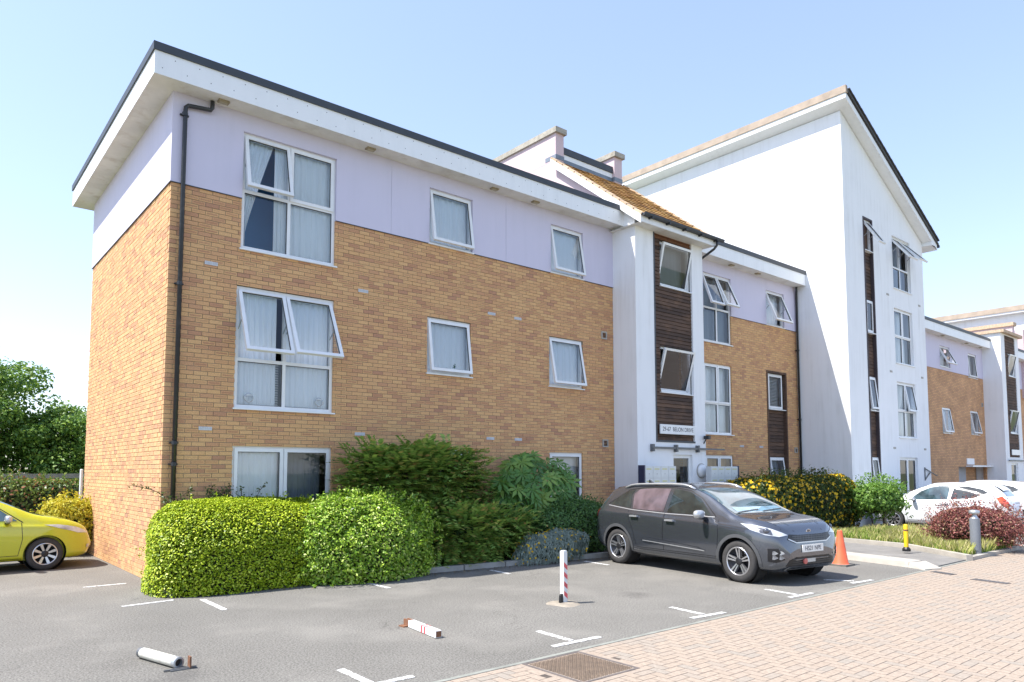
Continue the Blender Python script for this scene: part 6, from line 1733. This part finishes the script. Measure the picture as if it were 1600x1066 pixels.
for k in range(4):
    z0 = .07 + k*.13
    for fc in ('front',):
        pts = [MP @ Vector(q) for q in ((-ps,-ps-.0015,z0+.055),(ps,-ps-.0015,z0),(ps,-ps-.0015,z0+.062),(-ps,-ps-.0015,z0+.117))]
        MB().prism(pts, MP.to_3x3() @ Vector((0,-.001,0))).build('stripe', MAT['redstripe'], sp)
MB().prism([MP @ Vector(q) for q in ((-ps-.002,-.02,.02),(-ps-.06,-.02,.02),(-ps-.05,-.02,.12),(-ps-.03,-.02,.14),(-ps-.002,-.02,.14))], MP.to_3x3() @ Vector((0,.03,0))).build('hinge_plate', MAT['carblack'], sp)

lp_ = empty('lying_square_post', (1.47,-5.24,0), 'white square parking post with red bands lying on the tarmac', 'post')
pa, pb = Vector((1.485,-5.24,.045)), Vector((1.415,-5.92,.045)); dv = (pb-pa).normalized()
MB().bar(pa, pb, .075, .075).build('post', MAT['postwhite'], lp_)
for t in (.42,.53):
    q = pa + (pb-pa)*(t+.08); MB().bar(q-dv*.018, q+dv*.018, .0775, .0775).build('red_band', MAT['redstripe'], lp_)
MB().bar(pb+dv*.001, pb+dv*.004, .062, .062).build('open_end', MAT['rust'], lp_)
MB().box(1.40,1.62,-5.21,-5.10,.0,.014).build('hinge_base', MAT['rust'], lp_); MB().box(1.455,1.475,-5.235,-5.12,.014,.085).build('hinge_plate', MAT['rust'], lp_)
MB().box(1.505,1.52,-5.235,-5.12,.014,.085).build('hinge_plate', MAT['rust'], lp_)

rp = empty('lying_round_post', (-1.2,-5.0,0), 'off white round post lying on the tarmac near the left', 'post')
pa, pb = Vector((-1.29,-4.72,.055)), Vector((-1.12,-5.36,.055)); dv = (pb-pa).normalized()
MB().tube([pa, pb], .05, 20, False).build('post', MAT['cream'], rp, smooth=True)
M_ = Matrix.Translation(pa) @ dv.to_track_quat('Z','Y').to_matrix().to_4x4(); L = (pb-pa).length
MB().lathe([(0,-.015),(.052,-.012),(.054,.02),(.0505,.025)], M_, 20).build('end_cap', MAT['galvdark'], rp)
MB().lathe([(.053,L-.05),(.053,L+.002),(.036,L+.004),(.034,L-.04)], M_, 20).build('end_collar', MAT['galv'], rp)
MB().lathe([(.034,L-.03),(0,L-.03)], M_, 16).build('open_end', MAT['carblack'], rp)
for k in range(10):
    q = pa + (pb-pa)*(.10+.07*k); nn = Vector((-.35,-.45,.82)).normalized()
    MB().lathe([(.0055,0),(.0055,.002),(0,.002)], Matrix.Translation(q+ (nn - dv*nn.dot(dv)).normalized()*.0498) @ nn.to_track_quat('Z','Y').to_matrix().to_4x4(), 6).build('hole', MAT['rust'], rp)
MB().box(-1.21,-1.04,-5.44,-5.37,.0,.012).build('hinge_base', MAT['galvdark'], rp); MB().box(-1.045,-1.03,-5.44,-5.37,.012,.11).build('hinge_plate', MAT['rust'], rp)
MB().bar((-1.26,-5.40,.012),(-.98,-5.42,.012),.02,.012).build('locking_rod', MAT['galvdark'], rp)

MAT['surround'] = M_plain('mortar_surround', (0.30, 0.245, 0.195), 0.95, 0.15, 8)
# manhole cover: frame and a raised chequer of studs
MB().quad((1.37,-8.19,-.0006),(2.25,-8.19,-.0006),(2.25,-7.26,-.0006),(1.37,-7.26,-.0006)).build('manhole_surround', MAT['surround'], kind='structure')
mh = empty('manhole_cover', (1.80,-7.72,0), 'rusty square manhole cover set in the block paving', 'manhole cover')
x0,x1,y0,y1 = 1.455,2.150,-8.095,-7.340
fr_ = MB()
for q in ((x0-.03,x1+.03,y0-.03,y0,-.02,.004),(x0-.03,x1+.03,y1,y1+.03,-.02,.004),(x0-.03,x0,y0,y1,-.02,.004),(x1,x1+.03,y0,y1,-.02,.004)): fr_.box(*q)
fr_.build('frame', MAT['ironrim'], mh)
MB().box(x0+.006,x1-.006,y0+.006,y1-.006,-.02,-.002).build('plate', MAT['castiron'], mh)
st = MB()
for i in range(24):
    for j in range(26):
        cx, cy = x0+.03+i*(x1-x0-.06)/23, y0+.03+j*(y1-y0-.06)/25; h_ = (.010,.006) if (i+j)%2 else (.006,.010)
        st.box(cx-h_[0],cx+h_[0],cy-h_[1],cy+h_[1],-.003,.004)
st.build('studs', MAT['castiron'], mh, kind='stuff')
for nm, lab, (ax,ay),(bx,by) in (('drain_cover','small rusty gully cover beside the footpath kerb',(11.19,-7.42),(11.05,-7.80)),('drain_cover','long dark slot drain in the block paving at the right',(10.72,-8.20),(10.60,-8.75))):
    r_ = empty(nm, (ax,ay,0), lab, 'drain'); MB().bar((ax,ay,.002),(bx,by,.002),.16,.012).build('frame', MAT['ironrim'], r_)
    for k in range(8):
        t = (k+.5)/8; MB().bar((ax+(bx-ax)*(t-.03),ay+(by-ay)*(t-.03),.009),(ax+(bx-ax)*(t+.03),ay+(by-ay)*(t+.03),.009),.12,.006).build('bar', MAT['galvdark'], r_)
# white marker post at the far corner of the gable
MB().lathe([(.035,0),(.035,1.86),(.03,1.88),(0,1.885)], Matrix.Translation((-.05,6.80,0)), 14).build('marker_post', MAT['postwhite'], label='slim white post at the far corner of the gable wall', cat='post', smooth=True)
